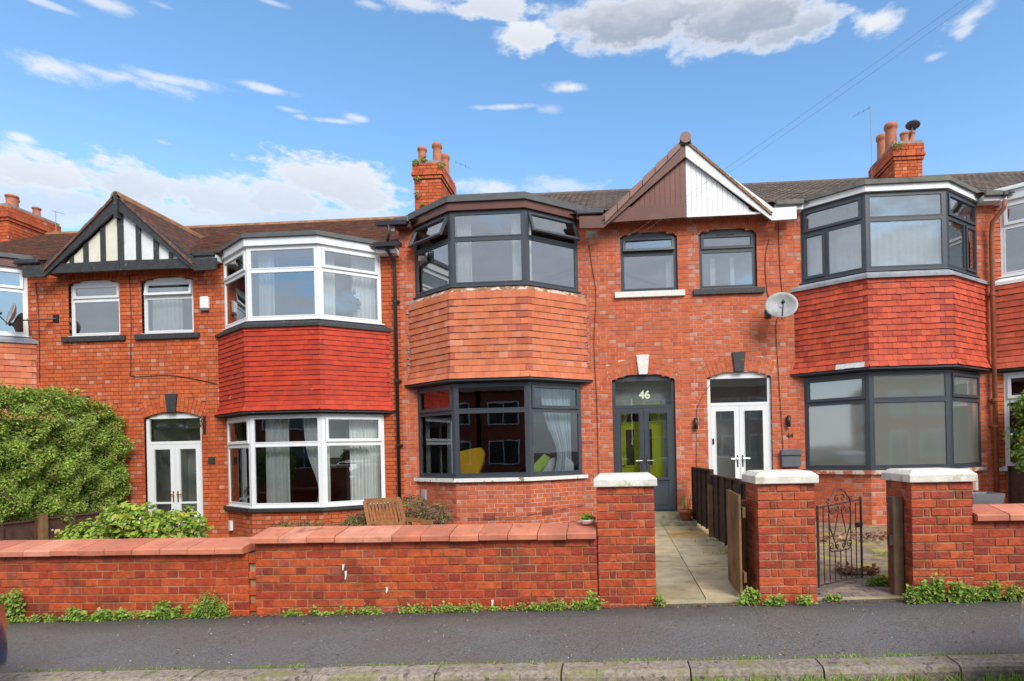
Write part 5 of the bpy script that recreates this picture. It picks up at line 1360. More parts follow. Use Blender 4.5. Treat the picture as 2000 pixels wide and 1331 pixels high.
for sg in (-1, 1):
    curve([(c_ + sg * .19, .88), (c_ + sg * .17, .94), (c_ + sg * .08, 1.02), (c_, 1.05)], .007)
    curve([(c_ + sg * .19, .80), (c_ + sg * .17, .65), (c_ + sg * .10, .52), (c_ + sg * .05, .42)], .007)
    curve([(c_ + sg * .02, .84), (c_ + sg * .07, .68), (c_ + sg * .10, .58)], .006)
    curve(spiral(c_ + sg * .15, .46, .045, 1.3, 0, sg), .006); curve(spiral(c_ + sg * .055, .46, .04, 1.3, 1.5, -sg), .006)
    curve(spiral(c_ + sg * .14, .83, .045, 1.3, 3.1, sg), .006); curve(spiral(c_ + sg * .05, .84, .04, 1.3, 0, sg), .006)
    curve(spiral(c_ + sg * .05, .95, .04, 1.2, 1, -sg), .006); curve(spiral(c_ + sg * .20, .93, .03, 1.2, 1, sg), .005)
curve([(c_ - .19, .44), (c_ - .15, .41), (c_, .40), (c_ + .15, .41), (c_ + .19, .44)], .007)
MB().fbox(Fg, GL - .09, GL + .01, .62, .67, -.015, .015).build('latch', iron_m, ig)
po = thing('gate_post', 'dark weathered timber post left of the iron gate against the pillar', 'post', (1.965, 6.1, 0))
MB().box(1.945, 1.995, 6.06, 6.13, -.1, 1.0).build('post', wood_post, po)
po = thing('gate_post', 'dark timber gate post with latch catch in front of the wide capped pillar', 'post', (2.78, 6.02, 0))
o = MB().box(2.735, 2.835, 5.99, 6.09, -.1, .98).build('post', wood_post, po); b = o.modifiers.new('b', 'BEVEL'); b.width = .008
MB().box(2.70, 2.74, 6.0, 6.05, .50, .60).build('latch_catch', iron_m, po)
tg_ = thing('timber_gate', 'open timber plank gate beside the flagged path, seen nearly edge on', 'gate', (1.24, 6.3, 0))
for k in range(5):
    y0_ = 5.95 + k * .142; MB().box(1.222 + k * .003, 1.244 + k * .003, y0_, y0_ + .134, .03, 1.035 + r_.uniform(-.006, .006)).build('plank', wood_gate, tg_)
MB().box(1.262, 1.29, 5.96, 6.65, .80, .90).build('rail', wood_gate, tg_); MB().box(1.262, 1.29, 5.96, 6.65, .15, .25).build('rail', wood_gate, tg_)
po = thing('gate_post', 'brown timber gate post between the timber gate and the middle pillar', 'post', (1.40, 6.45, 0))
MB().box(1.355, 1.43, 6.42, 6.50, -.05, .93).build('post', wood_bench, po)
po = thing('fence_post', 'pale timber fence post standing beside the dark fence along the flagged path', 'post', (1.56, 9.95, 0))
MB().box(1.515, 1.585, 9.72, 9.80, -.05, .90).build('post', wood_gate, po)
def lap_fence(label, pts, zt, zb, m, nb=8, battens=4, posts=None):
    t_ = thing('lap_fence', label, 'fence', (pts[0][0], pts[0][1], zb))
    Fr = F(pts[1], pts[0]); n = nb; h = (zt[0] - zb) / n
    for k in range(n):
        z0_ = zb + k * h; zz = z0_ + h * 1.25; d0 = r_.uniform(0, .004)
        q = MB(); P = Fr.pt
        for sd in (1,): q.add([P(0,.012+d0,z0_),P(Fr.len,.012+d0,z0_),P(Fr.len,0,z0_),P(0,0,z0_),P(0,.002,zz if k < n-1 else z0_+h),P(Fr.len,.002,(zz if k < n-1 else z0_+h)),P(Fr.len,-.006,(zz if k < n-1 else z0_+h)),P(0,-.006,(zz if k < n-1 else z0_+h))], MB.BX)
        q.build('board', m, t_)
    for k in range(battens + 1):
        u = (Fr.len - .035) * k / battens
        MB().fbox(Fr, u, u + .035, zb - .01, zt[0] + .005, .012, .035).build('batten', m, t_); MB().fbox(Fr, u, u + .035, zb - .01, zt[0] + .005, -.03, -.008).build('batten', m, t_)
    MB().fbox(Fr, -.005, Fr.len + .005, zt[0] + .005, zt[0] + .03, -.03, .035).build('capping', m, t_)
    return t_
lap_fence('dark brown lap fence panel nearest the house between the two front doors', [(1.60, 9.85), (1.50, 11.45)], (1.12,), .12, wood_dark)
lap_fence('dark brown lap fence panel in the middle between the two garden paths', [(1.70, 8.05), (1.60, 9.80)], (1.04,), .05, wood_dark)
lap_fence('dark brown lap fence panel behind the middle gate pillar', [(1.78, 6.5), (1.70, 8.0)], (1.02,), .03, wood_dark)
lap_fence('dark brown lap fence panel under the tall conifer hedge, nearer the house', [(-10.02, 9.75), (-10.02, 11.5)], (.50,), -.12, wood_brown, 6, 3)
lap_fence('dark brown lap fence panel under the tall conifer hedge, nearer the street', [(-10.02, 7.9), (-10.02, 9.62)], (.50,), -.12, wood_brown, 6, 3)
lap_fence('dark brown lap fence panel at the right edge under the flowering shrub', [(7.33, 9.7), (7.33, 11.4)], (1.02,), .05, wood_dark, 7, 3)
lap_fence('dark brown lap fence panel right of the grey planter, nearer the street', [(7.33, 7.8), (7.33, 9.62)], (.86,), .04, wood_dark, 7, 3)
for y_, lab in ((9.68, 'brown fence post under the conifer hedge, in the middle'), (7.85, 'brown fence post under the conifer hedge at the left edge')):
    po = thing('fence_post', lab, 'post', (-9.98, y_, -.15)); MB().box(-9.99, -9.90, y_ - .05, y_ + .05, -.2, .62).build('post', wood_gate, po)

# =================================================================== GARDEN THINGS
# reclined wooden garden chair behind the middle wall
gc = thing('garden_chair', 'weathered slatted wooden garden chair lying back behind the taller wall', 'chair', (-2.85, 7.2, .1))
A = Vector((-3.12, 7.30, .60)); Bv = Vector((.50, -.05, .10)); up = Vector((-.10, .12, .30))
def beam(p, q, w, dpt, m=wood_bench, name='rail'):
    p, q = Vector(p), Vector(q); d = (q - p).normalized(); s = d.cross(Vector((0, -1, .15))).normalized(); n = d.cross(s).normalized()
    vs = [p + s*w/2 + n*dpt/2, p - s*w/2 + n*dpt/2, p - s*w/2 - n*dpt/2, p + s*w/2 - n*dpt/2]; vs += [v + (q - p) for v in vs]
    MB().add([tuple(v) for v in vs], MB.BX) if False else None
    mb = MB(); mb.add([tuple(v) for v in vs], MB.BX); return mb.build(name, m, gc)
A = Vector((-3.10, 7.25, .62)); Wd = Vector((.47, -.02, -.02)); Up = Vector((-.10, .10, .30)) 
beam(A, A + Up, .045, .03, name='back_stile'); beam(A + Wd, A + Wd + Up * 1.12, .045, .03, name='back_stile')
beam(A + Up, A + Wd + Up * 1.12, .06, .03, name='top_rail'); beam(A + Up * .12, A + Wd + Up * .12, .045, .03, name='lower_rail')
for k in range(1, 10):
    p = A + Wd * (k / 10); beam(p + Up * .14, p + Up * (1.0 + .012 * k), .026, .014, name='slat')
for k in range(5):
    q0 = A + Vector((0, -.08 - k * .085, -.02)); beam(q0, q0 + Wd, .055, .02, name='seat_slat')
for s0 in (A + Vector((-.02, -.02, .0)), A + Wd + Vector((.02, -.02, .0))):
    beam(s0, s0 + Vector((.02, -.48, -.02)), .045, .03, name='seat_rail')
ar = A + Wd + Vector((.03, -.05, .10)); beam(ar, ar + Vector((.42, -.30, -.01)), .05, .025, name='arm')
beam(ar + Vector((.40, -.28, 0)), ar + Vector((.40, -.28, -.45)), .045, .03, name='leg'); beam(ar + Vector((.05, -.02, 0)), ar + Vector((.05, -.02, -.5)), .045, .03, name='leg')
beam(A + Vector((0, -.45, .02)), A + Vector((0, -.45, -.5)), .045, .03, name='leg'); beam(A + Vector((0, 0, .02)), A + Vector((0, .0, -.5)), .045, .03, name='leg')
# small planted bowl on the coping
bw_ = thing('planted_bowl', 'small white bowl of green sprouts on the wall coping beside the left pillar', 'plant pot', (-.29, 6.02, .755))
MB().lathe((-.29, 6.02, .755), [(.0, 0), (.05, 0), (.075, .035), (.08, .045), (.07, .045), (.06, .02), (0, .02)], 16).build('bowl', upvc, bw_, True)
p, d = blob(160, (-.29, 6.02, .81), (.075, .06, .028), 8); leaves('foliage', leaf_shrub, p, d, .03, bw_, 9)
# terracotta pot with spiky plant
pp = thing('potted_plant', 'terracotta pot of spiky green leaves on the step right of the anthracite door', 'plant pot', (1.32, 11.2, .16))
MB().lathe((1.32, 11.18, .157), [(0, 0), (.09, 0), (.125, .15), (.14, .15), (.145, .20), (.125, .20), (.12, .17), (0, .17)], 20).build('pot', terra_m, pp, True)
m = MB(); rr = random.Random(2)
for k in range(16):
    a = rr.uniform(0, 6.28); t0 = rr.uniform(.02, .10); hgt = rr.uniform(.2, .42)
    b0 = Vector((1.32 + .04 * math.cos(a), 11.18 + .04 * math.sin(a), .32)); ti = b0 + Vector((t0 * math.cos(a), t0 * math.sin(a), hgt)); s = Vector((-math.sin(a), math.cos(a), 0)) * .009
    mi = b0.lerp(ti, .5) + Vector((0, 0, .02)); m.add([b0 - s, b0 + s, mi + s, ti, mi - s], [(0, 1, 2, 3, 4)], (k % 5 + .5) / 8)
m.build('foliage', leaf_weed, pp)
pg_ = thing('planter', 'empty dark grey tapered planter on the pink coping right of the third pillar', 'planter', (3.72, 6.35, .8))
def taper(x0_, x1_, y0_, y1_, z0_, z1_, k, m, par, name):
    q = MB(); q.add([(x0_+k,y0_+k,z0_),(x1_-k,y0_+k,z0_),(x1_-k,y1_-k,z0_),(x0_+k,y1_-k,z0_),(x0_,y0_,z1_),(x1_,y0_,z1_),(x1_,y1_,z1_),(x0_,y1_,z1_),
        (x0_+.02,y0_+.02,z1_),(x1_-.02,y0_+.02,z1_),(x1_-.02,y1_-.02,z1_),(x0_+.02,y1_-.02,z1_),(x0_+.03,y0_+.03,z1_-.05),(x1_-.03,y0_+.03,z1_-.05),(x1_-.03,y1_-.03,z1_-.05),(x0_+.03,y1_-.03,z1_-.05)],
        [(0,3,2,1),(0,1,5,4),(1,2,6,5),(2,3,7,6),(3,0,4,7),(4,5,9,8),(5,6,10,9),(6,7,11,10),(7,4,8,11),(8,9,13,12),(9,10,14,13),(10,11,15,14),(11,8,12,15),(12,13,14,15)]); return q.build(name, m, par)
taper(3.62, 3.94, 6.20, 6.48, .80, .975, .022, plan_m, pg_, 'pot'); MB().box(3.66, 3.90, 6.24, 6.44, .02, .80).build('stand', plan_m, pg_)

# =================================================================== PLANTS
rg = np.random.default_rng(5)
# tall conifer hedge along the boundary left of the white glazed door
hd = thing('conifer_hedge', 'tall clipped green conifer hedge along the left garden boundary', 'hedge', (-10.55, 9.2, -.15))
n = 90000
y = rg.uniform(6.6, 11.55, n); top = 2.42 + (11.5 - y) * .14 + .09 * np.sin(y * 3.1) + .06 * np.sin(y * 7.3)
f = rg.random(n); face = f < .62
z = np.where(face, .42 + rg.random(n) * (top - .42), top + rg.normal(0, .05, n))
bump_ = .10 * np.sin(y * 4.3 + z * 3) * np.sin(z * 5.1 - y * 2) + .06 * np.sin(y * 11 + z * 7) + .05 * np.sin(z * 13 - y * 9)
bulge = -.12 * ((z - 1.6) / 1.3) ** 2
x = np.where(face, -10.02 + bump_ + bulge - np.abs(rg.normal(0, .07, n)), rg.uniform(-11.1, -10.1, n) )
z = np.where(face, z, z + .10 * np.sin(x * 9 + y * 5) + .05 * np.sin(x * 17))
endf = f > .93; y = np.where(endf, 11.55 + rg.normal(0, .03, n), y)
z = np.where(endf, .42 + rg.random(n) * 2.0, z); x = np.where(endf, rg.uniform(-11.1, -10.05, n), x)
nr = np.stack([np.where(face, .8, .1), np.where(face, -.35, -.1), np.where(face, .35, 1.)], 1)
leaves('foliage', leaf_hedge, np.stack([x, y, z], 1), nr, .050, hd, 3, .6, .24)
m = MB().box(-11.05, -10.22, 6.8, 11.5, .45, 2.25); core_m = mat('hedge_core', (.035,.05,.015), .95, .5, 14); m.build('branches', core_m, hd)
# tufts that stick out of the top
p = np.stack([rg.uniform(-11, -10.05, 2600), rg.uniform(7.0, 11.5, 2600), np.zeros(2600)], 1); k = np.floor(p[:, 1] * 3.3) ; hh = .06 + .16 * np.abs(np.sin(k * 12.9))
p[:, 2] = 2.42 + (11.5 - p[:, 1]) * .14 + rg.random(2600) * hh + .09 * np.sin(p[:, 1] * 3.1); leaves('shoots', leaf_hedge, p, np.tile([0, -.3, .5], (2600, 1)), .08, hd, 6, .9, .25)
for y_ in (7.4, 8.5, 9.6, 10.7): MB().tube([(-10.6, y_, -.2), (-10.58, y_ + .05, .7)], .05, 8).build('trunk', stem_m, hd)
# bright shrub in front of the white glazed door
def shrub(name, label, lobes, n, size, lm, stems, seed, flowers=0, aspect=.42, cat='shrub'):
    t_ = thing(name, label, cat, (lobes[0][0][0], lobes[0][0][1], 0)); P, D = [], []
    for i, (c, r) in enumerate(lobes):
        p, d = blob(int(n / len(lobes)), c, r, seed + i, .55); P.append(p); D.append(d + np.array([0, -.2, .5]))
    P, D = np.vstack(P), np.vstack(D); leaves('foliage', lm, P, D, size, t_, seed, .7, aspect)
    m = MB(); rr = random.Random(seed)
    for k in range(stems):
        c, r = rr.choice(lobes); m.tube([(lobes[0][0][0] + rr.uniform(-.2, .2), lobes[0][0][1] + rr.uniform(-.1, .1), 0), (c[0], c[1], c[2] * .5), (c[0] + rr.uniform(-r[0], r[0]) * .8, c[1] + rr.uniform(-r[1], r[1]) * .8, c[2] + r[2] * .8)], [.015, .012, .004], 5)
    m.build('stems', stem_m, t_)
    if flowers:
        r2 = np.random.default_rng(seed + 5); idx = r2.integers(0, len(P), flowers); leaves('flowers', petal_m, P[idx] + np.array([0, -.06, .03]), D[idx], size * .55, t_, seed + 9)
    return t_
shrub('shrub', 'bright yellow green shrub with white flowers in front of the white glazed door', [((-6.45, 7.0, .48), (.45, .35, .32)), ((-5.95, 7.05, .60), (.48, .35, .33)), ((-5.50, 7.0, .58), (.42, .35, .30)), ((-5.98, 6.85, .80), (.22, .2, .16)), ((-6.7, 6.9, .42), (.25, .2, .25))], 8000, .062, leaf_shrub, 12, 21, 160, .36)
shrub('shrub', 'dense dark green shrub with yellow flowers at the right edge over the fence', [((7.72, 11.05, 1.55), (.56, .42, .65)), ((7.72, 11.0, 2.1), (.48, .38, .42)), ((8.2, 10.9, 1.9), (.6, .45, .6)), ((7.62, 11.0, 1.25), (.42, .35, .42))], 7000, .075, leaf_dark, 10, 31, 120, .36)
shrub('heather', 'pinkish heather and dry grasses below the black sill of the white bay', [((-4.35 + k * .27, 7.5, .48 + .03 * math.sin(k * 2)), (.24, .2, .17)) for k in range(5)], 3600, .055, leaf_heath, 8, 41, 0, .12, 'plant')
shrub('heather', 'yellow green grassy plant behind the slatted garden chair', [((-2.75, 7.75, .80), (.24, .16, .16)), ((-2.4, 7.7, .68), (.22, .16, .16)), ((-3.35, 7.5, .62), (.18, .15, .14))], 2200, .06, leaf_heath, 6, 51, 0, .10, 'plant')
fn = thing('fern', 'single bright fern frond rising behind the wall left of the heather', 'plant', (-4.25, 7.2, .2))
m = MB(); 
for k in range(14):
    s = k / 13; p = Vector((-4.40 + .26 * s, 7.1, .44 + .22 * s)); l = .09 * (1 - s * .7)
    for sg in (-1, 1): m.add([p, p + Vector((l * .5, 0, l * .6 * sg + .02)), p + Vector((l * .9, -.01, l * .9 * sg + .01)), p + Vector((l * .2 + .015, 0, l * .4 * sg))], [(0, 1, 2, 3)], (k % 5 + .5) / 8)
m.build('frond', leaf_weed, fn)

# weeds at the foot of the walls
def sprig(P, N, base, h, n, spread, rr, lean=0.):
    """leafy weed: several stems with leaves up them"""
    for s in range(max(2, int(n / 14))):
        a = rr.uniform(0, 6.28); tipd = rr.uniform(0, spread); hh = h * rr.uniform(.45, 1)
        for k in range(14):
            t_ = (k + 1) / 14; P.append((base[0] + math.cos(a) * tipd * t_ + rr.gauss(0, .018), base[1] - abs(math.sin(a)) * tipd * .6 * t_ - abs(rr.gauss(0, .014)), base[2] + hh * t_ + rr.gauss(0, .008)))
            N.append((rr.gauss(0, .4), -.5, .8))
def weed(name, label, base, h, w, n, seed, size=.035, lm=None, asp=.36):
    rr = random.Random(seed); P, N = [], []
    for k in range(max(1, int(w / .06))):
        bx = base[0] + rr.uniform(-w / 2, w / 2); e = 1 - abs(bx - base[0]) / (w / 2 + .03) * .6
        sprig(P, N, (bx, base[1], pz(bx)), h * e, n / max(1, int(w / .06)), .07, rr)
    o = leaves(name, lm or leaf_weed, np.array(P), np.array(N), size, None, seed, .5, asp); recenter(o); tag(o, label, 'weed'); return o
Yw = 5.80
weed('weed', 'tall leafy weed against the low wall at the far left', (-6.32, Yw, 0), .42, .34, 1000, 1, .040)
weed('weed', 'weed clump under the low wall, next after the tall one at the far left', (-5.66, Yw, 0), .18, .24, 560, 22, .040)
weed('weed', 'spreading green weed at the foot of the low wall, third from the left', (-5.2, Yw, 0), .15, .40, 560, 3, .042)
weed('weed', 'round green weed clump at the foot of the low wall near the stepped joint', (-4.62, Yw, 0), .20, .40, 700, 4, .036)
weed('weed', 'feathery tall weed at the foot of the low wall just left of the stepped joint', (-4.15, Yw, 0), .30, .38, 1300, 5, .034, asp=.16)
weed('weed', 'bushy bright weed clump left of the leftmost gate pillar', (-.55, Yw - .02, 0), .12, .55, 1200, 6, .032, asp=.18)
weed('weed', 'taller weed sprig right beside the leftmost gate pillar', (-.26, Yw - .02, 0), .22, .14, 260, 7, .034)
weed('weed', 'small green weed on the path corner right of the leftmost pillar', (.45, 5.84, 0), .13, .14, 300, 8, .030)
weed('weed', 'leafy weed at the left foot of the middle gate pillar', (1.30, 5.80, 0), .17, .22, 420, 9, .034)
weed('weed', 'green weed in front of the middle gate pillar', (1.52, 5.76, 0), .10, .30, 420, 10, .032)
weed('weed', 'small round weed at the right foot of the middle gate pillar', (1.78, 5.76, 0), .09, .16, 260, 11, .030)
weed('weed', 'mossy weed at the foot of the iron gate', (2.12, 5.88, 0), .08, .22, 240, 12, .030)
weed('weed', 'large bushy weed at the foot of the wide capped pillar', (3.02, 5.74, 0), .28, .60, 2200, 13, .036)
weed('weed', 'long bank of pale green weeds under the right garden wall', (3.52, 5.74, 0), .20, .66, 2600, 14, .040, asp=.2)
weed('weed', 'green weed clump at the right edge under the garden wall', (3.95, 5.74, 0), .17, .26, 800, 15, .036)
weed('weed', 'small weed growing through the dark fence foot beside the path', (1.62, 8.0, 0), .22, .14, 220, 16, .045)
weed('weed', 'green grass tuft beside the iron gate with dead leaves behind it', (2.78, 6.42, 0), .12, .34, 700, 17, .045, asp=.14)
o = leaves('dead_leaves', leaf_dry, np.stack([rg.uniform(2.55, 3.0, 260), rg.normal(6.95, .08, 260), rg.uniform(.02, .08, 260)], 1), np.tile([0, -.2, 1.], (260, 1)), .05, None, 77, .6); recenter(o); kind(o, 'stuff'); o['label'] = 'heap of reddish dead leaves beside the block path'
o = leaves('dead_leaves', leaf_dry, np.stack([rg.uniform(3.1, 4.4, 160), rg.normal(9.6, .25, 160), rg.uniform(.03, .07, 160)], 1), np.tile([0, -.2, 1.], (160, 1)), .07, None, 78, .6); recenter(o); kind(o, 'stuff'); o['label'] = 'scattered dead leaves on the mossy paving'
# low strip of weeds and moss all along the joint of wall and pavement
P, N = [], []; rr = random.Random(9)
for k in range(230):
    bx = rr.uniform(-6.7, -.2) if k % 6 else rr.uniform(3.3, 4.3); 
    if -4.0 < bx < -3.5: continue
    sprig(P, N, (bx, Yw + .01, pz(bx)), rr.choice((.03, .05, .05, .09)), 28, .05, rr)
kind(leaves('wall_foot_weeds', leaf_weed, np.array(P), np.array(N), .026, None, 91, .5), 'stuff', 'low green weeds in the joint between wall and pavement')
P, N = [], []
for k in range(420):
    bx = rr.uniform(-6.7, 4.2); P += [(bx + rr.gauss(0, .04), Yw - rr.uniform(-.04, .05), pz(bx) + .004 + rr.uniform(0, .006)) for _ in range(5)]; N += [(0, 0, 1)] * 5
kind(leaves('wall_foot_litter', leaf_dry, np.array(P), np.array(N), .018, None, 92, .25), 'stuff', 'brown litter at the foot of the garden walls')
# grass in the gutter below the kerb and moss on the kerb's back edge
def blades(name, label, spots, lm, seed, size, asp=.07):
    P, N = np.array([s[:3] for s in spots]), np.array([s[3:] for s in spots]); r = np.random.default_rng(seed); n = len(P)
    d = np.stack([r.normal(0, .45, n), r.normal(-.1, .45, n), np.ones(n)], 1); d /= np.linalg.norm(d, axis=1)[:, None]
    L_ = size * r.uniform(.4, 1.3, n)[:, None]; s = np.cross(d, np.array([0, 1., 0])); s /= np.linalg.norm(s, axis=1)[:, None]
    v = np.stack([P - s * L_ * asp, P + s * L_ * asp, P + d * L_ * .6 + s * L_ * asp * .7, P + d * L_ + np.array([0, 0, -.1]) * L_, P + d * L_ * .6 - s * L_ * asp * .7], 1).reshape(-1, 3)
    mb = MB(); mb.v = [tuple(q) for q in v]; mb.f = [tuple(range(i * 5, i * 5 + 5)) for i in range(n)]; mb.t = [(q + .5) / 8 for q in r.integers(0, 8, n)]
    return kind(mb.build(name, lm), 'stuff', label)
sp = []
for k in range(260):
    bx = rr.uniform(-3.6, 3.4); dens = .6 if bx > .6 else (.45 if bx < -2.2 or -2.2 < bx < -1.2 else .25)
    if rr.random() > dens: continue
    nbl = rr.choice((4, 10, 26))
    for _ in range(nbl): sp.append((bx + rr.gauss(0, .05), 4.07 + rr.gauss(0, .025), pz(bx) - .105, 0, 0, 1))
blades('gutter_grass', 'bright grass growing in the gutter under the kerb', sp, leaf_weed, 5, .075)
sp = []
for k in range(150):
    bx = rr.uniform(-4.6, 3.2); cl = rr.random() < .3
    for _ in range(14 if cl else 5): sp.append((bx + rr.gauss(0, .05), 4.32 + abs(rr.gauss(0, .02)), pz(bx), 0, 0, 1))
blades('kerb_moss', 'moss and small grass along the back of the kerb', sp, leaf_weed, 6, .022, .14)
sp = []
for x0_, y0_, n_ in ((.25, 11.3, 30), (.8, 11.0, 40), (1.3, 11.3, 25), (1.45, 9.3, 20), (.4, 10.9, 20), (1.5, 8.2, 25), (3.5, 8.0, 50), (3.9, 10.3, 60), (2.7, 9.0, 40)):
    for _ in range(n_): sp.append((x0_ + rr.gauss(0, .12), y0_ + rr.gauss(0, .05), .05, 0, 0, 1))
blades('path_weeds', 'sparse grass in the joints of the paths', sp, leaf_weed, 7, .05, .12)
P = [(rr.uniform(-4.5, 4), rr.uniform(4.4, 5.75)) for _ in range(90)]
kind(leaves('pavement_litter', leaf_dry, np.array([(a, b, pz(a) + .004) for a, b in P]), np.tile([0, 0, 1.], (90, 1)), .022, None, 95, .15), 'stuff', 'scraps of leaf and grit on the pavement')
mb = MB()
for _ in range(170):
    a = rr.uniform(-5, 4.2); b = rr.uniform(4.38, 5.8); s = rr.uniform(.0015, .005); z_ = pz(a); mb.add([(a-s,b-s,z_),(a+s,b-s*.6,z_),(a+s*.7,b+s,z_),(a-s,b+s*.7,z_),(a,b,z_+s)], [(0,1,4),(1,2,4),(2,3,4),(3,0,4)])
kind(mb.build('grit', tile_grey), 'stuff', 'pale grit on the pavement')

# =================================================================== CARS AT THE FRAME'S EDGES
def car(label, x_end, dirn, ycen, paint, rear=False):
    """parked car whose near end is at x_end and whose body runs along dirn"""
    zg = pz(x_end) - .105
    t_ = thing('parked_car', label, 'car', (x_end + dirn * 2.1, ycen, zg))
    # side profile stations along the length: (x, half width, sill z, waist z, roof z or None)
    st = [(0.0, .62, .32, .60), (.05, .74, .24, .68), (.18, .82, .20, .78), (.55, .87, .18, .86), (1.2, .88, .18, .93), (2.2, .88, .18, .95), (3.2, .87, .18, .96), (3.8, .85, .20, .95), (4.05, .78, .26, .86), (4.15, .66, .34, .70)]
    m = MB(); K = 10; rows = []
    for (a, w, zb, zt) in st:
        xx = x_end + dirn * a; ring = [(-w * .92, zb), (-w, zb + .12), (-w * 1.0, (zb + zt) / 2), (-w * .97, zt - .08), (-w * .86, zt), (w * .86, zt), (w * .97, zt - .08), (w, (zb + zt) / 2), (w, zb + .12), (w * .92, zb)]
        rows.append([(xx, ycen + y_, zg + z_) for y_, z_ in ring])
    vs = [v for r in rows for v in r]; fs = []
    for i in range(len(rows) - 1):
        for k in range(K): q = (i*K+k, i*K+(k+1)%K, (i+1)*K+(k+1)%K, (i+1)*K+k); fs.append(q if dirn < 0 else q[::-1])
    fs += [tuple(range(K)) if dirn > 0 else tuple(range(K))[::-1], tuple((len(rows)-1)*K + k for k in range(K))[::(-1 if dirn > 0 else 1)]]
    m.add(vs, fs); b = m.build('body', paint, t_, True); sb = b.modifiers.new('s', 'SUBSURF'); sb.levels = sb.render_levels = 2
    cab = [(1.0, .92), (1.55, 1.38), (2.1, 1.46), (3.0, 1.44), (3.5, 1.30), (3.95, .93)]
    m = MB(); rows = []
    for a, zt in cab:
        w = .84 - (zt - .9) * .32; rows.append([(x_end + dirn * a, ycen - .82, zg + .88), (x_end + dirn * a, ycen - w, zg + zt - .05), (x_end + dirn * a, ycen - w + .12, zg + zt), (x_end + dirn * a, ycen + w - .12, zg + zt), (x_end + dirn * a, ycen + w, zg + zt - .05), (x_end + dirn * a, ycen + .82, zg + .88)])
    vs = [v for r in rows for v in r]; fs = [(i*6+k, i*6+(k+1)%6, (i+1)*6+(k+1)%6, (i+1)*6+k) for i in range(len(rows)-1) for k in range(6)]
    m.add(vs, fs); m.build('cabin_glass', car_glass, t_, True)
    m = MB(); m.prism([(x_end + dirn * a, ycen - .60, zg + z_) for a, z_ in ((1.5, 1.37), (2.1, 1.475), (3.0, 1.455), (3.52, 1.31))], (0, 1.2, 0)); m.build('roof_panel', paint, t_)
    for a in (.85, 3.35):
        for sg in (-1, 1):
            c = Vector((x_end + dirn * a, ycen + sg * .80, zg + .31)); 
            ty = MB().tube([c + Vector((0, -sg * .10, 0)), c + Vector((0, sg * .10, 0))], .31, 24).build('tyre', pvc_black, t_, False)
            MB().tube([c + Vector((0, sg * .08, 0)), c + Vector((0, sg * .108, 0))], .20, 16).build('rim', dish_m, t_)
    for sg in (-1, 1):
        w = MB(); w.add([(x_end + dirn * .03, ycen + sg * .50, zg + .55), (x_end + dirn * .16, ycen + sg * .815, zg + .55), (x_end + dirn * .20, ycen + sg * .83, zg + .72), (x_end + dirn * .06, ycen + sg * .55, zg + .70)], [(0, 1, 2, 3), (3, 2, 1, 0)]); o = w.build('tail_light' if rear else 'headlight', lamp_red if rear else chrome_m, t_); so_ = o.modifiers.new('s', 'SOLIDIFY'); so_.thickness = .05; so_.offset = 0
    MB().box(min(x_end - dirn * .02, x_end + dirn * .05), max(x_end - dirn * .02, x_end + dirn * .05), ycen - .26, ycen + .26, zg + .40, zg + .51).build('number_plate', yellow_m if rear else upvc, t_)
    return t_
paint_b = mat('car_paint_navy', (.015,.03,.09), .3, .03, 3, coat=1.); paint_s = mat('car_paint_silver', (.55,.57,.60), .28, .02, 3, metal=.3, coat=1.)
paint_k = mat('car_paint_dark', (.05,.055,.06), .3, .02, 3, coat=1.)
lamp_red = mat('tail_lamp_red', (.35,.01,.01), .2, 0, coat=1.)
car_glass = mat('car_glass', (.02,.025,.03), .05, 0, spec=.8)
car('dark blue parked car whose front end just enters at the left edge', -4.15, -1, 3.10, paint_b)
car('silver parked car whose red tail light just enters at the right edge', 2.50, 1, 3.20, paint_s, True)
car('dark parked car on the far side of the street behind the camera', -5.2, 1, -4.2, paint_k)

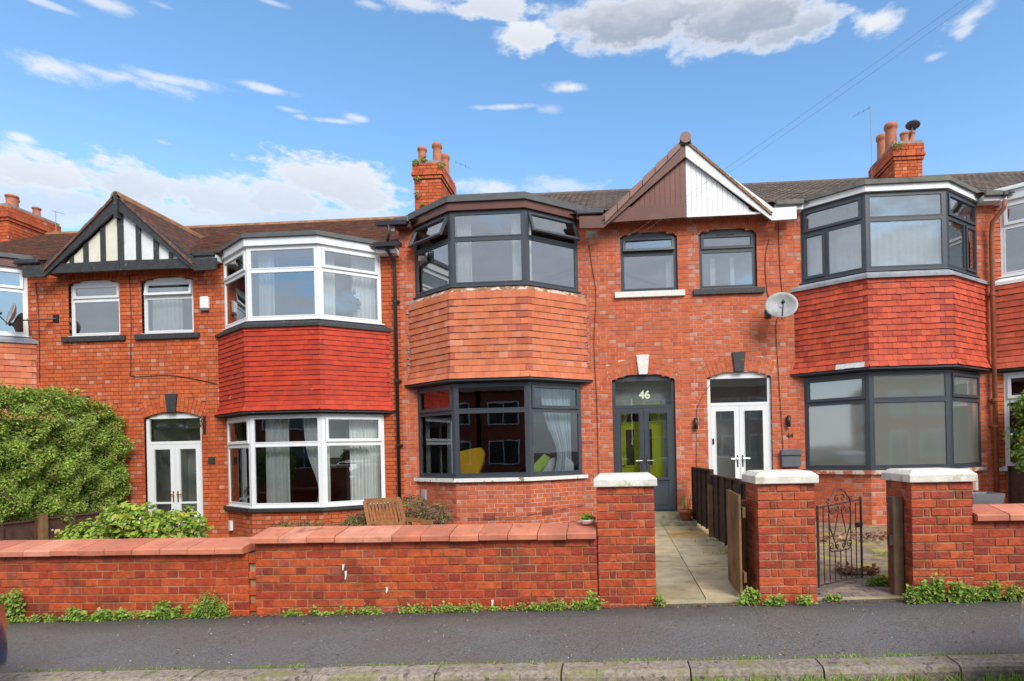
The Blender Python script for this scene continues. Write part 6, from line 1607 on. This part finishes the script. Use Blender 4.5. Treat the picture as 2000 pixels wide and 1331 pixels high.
# =================================================================== ACROSS THE STREET (seen only in the window reflections)
opp = mat('brick_across_street', (.33,.075,.04), .9, .3, 3, .3, 40)
for i, (x_, lab) in enumerate(((-13, 'red brick house across the street, left of three'), (-3.5, 'red brick house across the street, middle of three'), (6.0, 'red brick house across the street, right of three'), (15.5, 'red brick house across the street, far right'), (-22.5, 'red brick house across the street, far left'))):
    t_ = thing('brick_house', lab, 'house', (x_, -13.5, 0))
    MB().box(x_ - 4.6, x_ + 4.6, -20, -13.5, -.8, 5.3).build('wall', opp, t_)
    q = MB(); q.add([(x_ - 4.75, -13.2, 5.25), (x_ + 4.75, -13.2, 5.25), (x_ + 4.75, -16.8, 7.5), (x_ - 4.75, -16.8, 7.5), (x_ + 4.75, -20.2, 5.25), (x_ - 4.75, -20.2, 5.25)], [(0, 3, 2, 1), (3, 5, 4, 2), (1, 2, 4), (0, 5, 3)]); q.build('roof', roof_conc, t_)
    for sx_ in (-3.2, -.9, 1.2, 3.3):
        for z_, h_ in ((.8, 1.5), (3.2, 1.4)):
            wd = .55 if abs(sx_) < 2 else .95
            if z_ < 1 and abs(sx_) < 2: z2, h2 = 0., 2.3
            else: z2, h2 = z_, h_
            w = MB().box(x_ + sx_ - wd, x_ + sx_ + wd, -13.5, -13.42, z2, z2 + h2).build('window', upvc, t_)
            MB().box(x_ + sx_ - wd + .08, x_ + sx_ - .04, -13.42, -13.40, z2 + .08, z2 + h2 - .08).build('pane', car_glass, w); MB().box(x_ + sx_ + .04, x_ + sx_ + wd - .08, -13.42, -13.40, z2 + .08, z2 + h2 - .08).build('pane', car_glass, w)
    p, d = blob(2600, (x_ + 3.6, -9.6, .9), (1.3, .8, 1.1), 200 + i, .6); t2 = thing('shrub', 'green front garden shrub across the street, before the ' + lab.split(', ')[1] + ' house', 'shrub', (x_ + 3.6, -9.6, 0)); leaves('foliage', leaf_dark, p, d, .16, t2, 300 + i); MB().tube([(x_ + 3.6, -9.6, -.5), (x_ + 3.6, -9.6, .9)], .06, 6).build('stem', stem_m, t2)

# repeats of one kind carry one group phrase
GROUPS = dict(gate_pillar='gate pillars with white caps', garden_wall='brick garden walls along the pavement', curtain='curtains in the windows', weed='weeds at the foot of the walls',
    lap_fence='lap fence panels in the gardens', gate_post='timber gate posts', fence_post='timber fence posts', satellite_dish='satellite dishes', aerial='tv aerials', drainpipe='drainpipes on the terrace',
    cable='cables and overhead wires', wall_light='wall lights beside the white door', meter_box='small meter boxes', parked_car='cars parked along the street', shrub='garden shrubs',
    brick_house='houses across the street', paint_drip='white paint drips on the garden wall', heather='low plants behind the wall', gutter='short black gutters', shutter='white shutter posts', blind='white blind edges')
for o in S.objects:
    if o.parent is None and 'category' in o and 'group' not in o:
        g_ = GROUPS.get(o.name.split('.')[0])
        if g_: o['group'] = g_
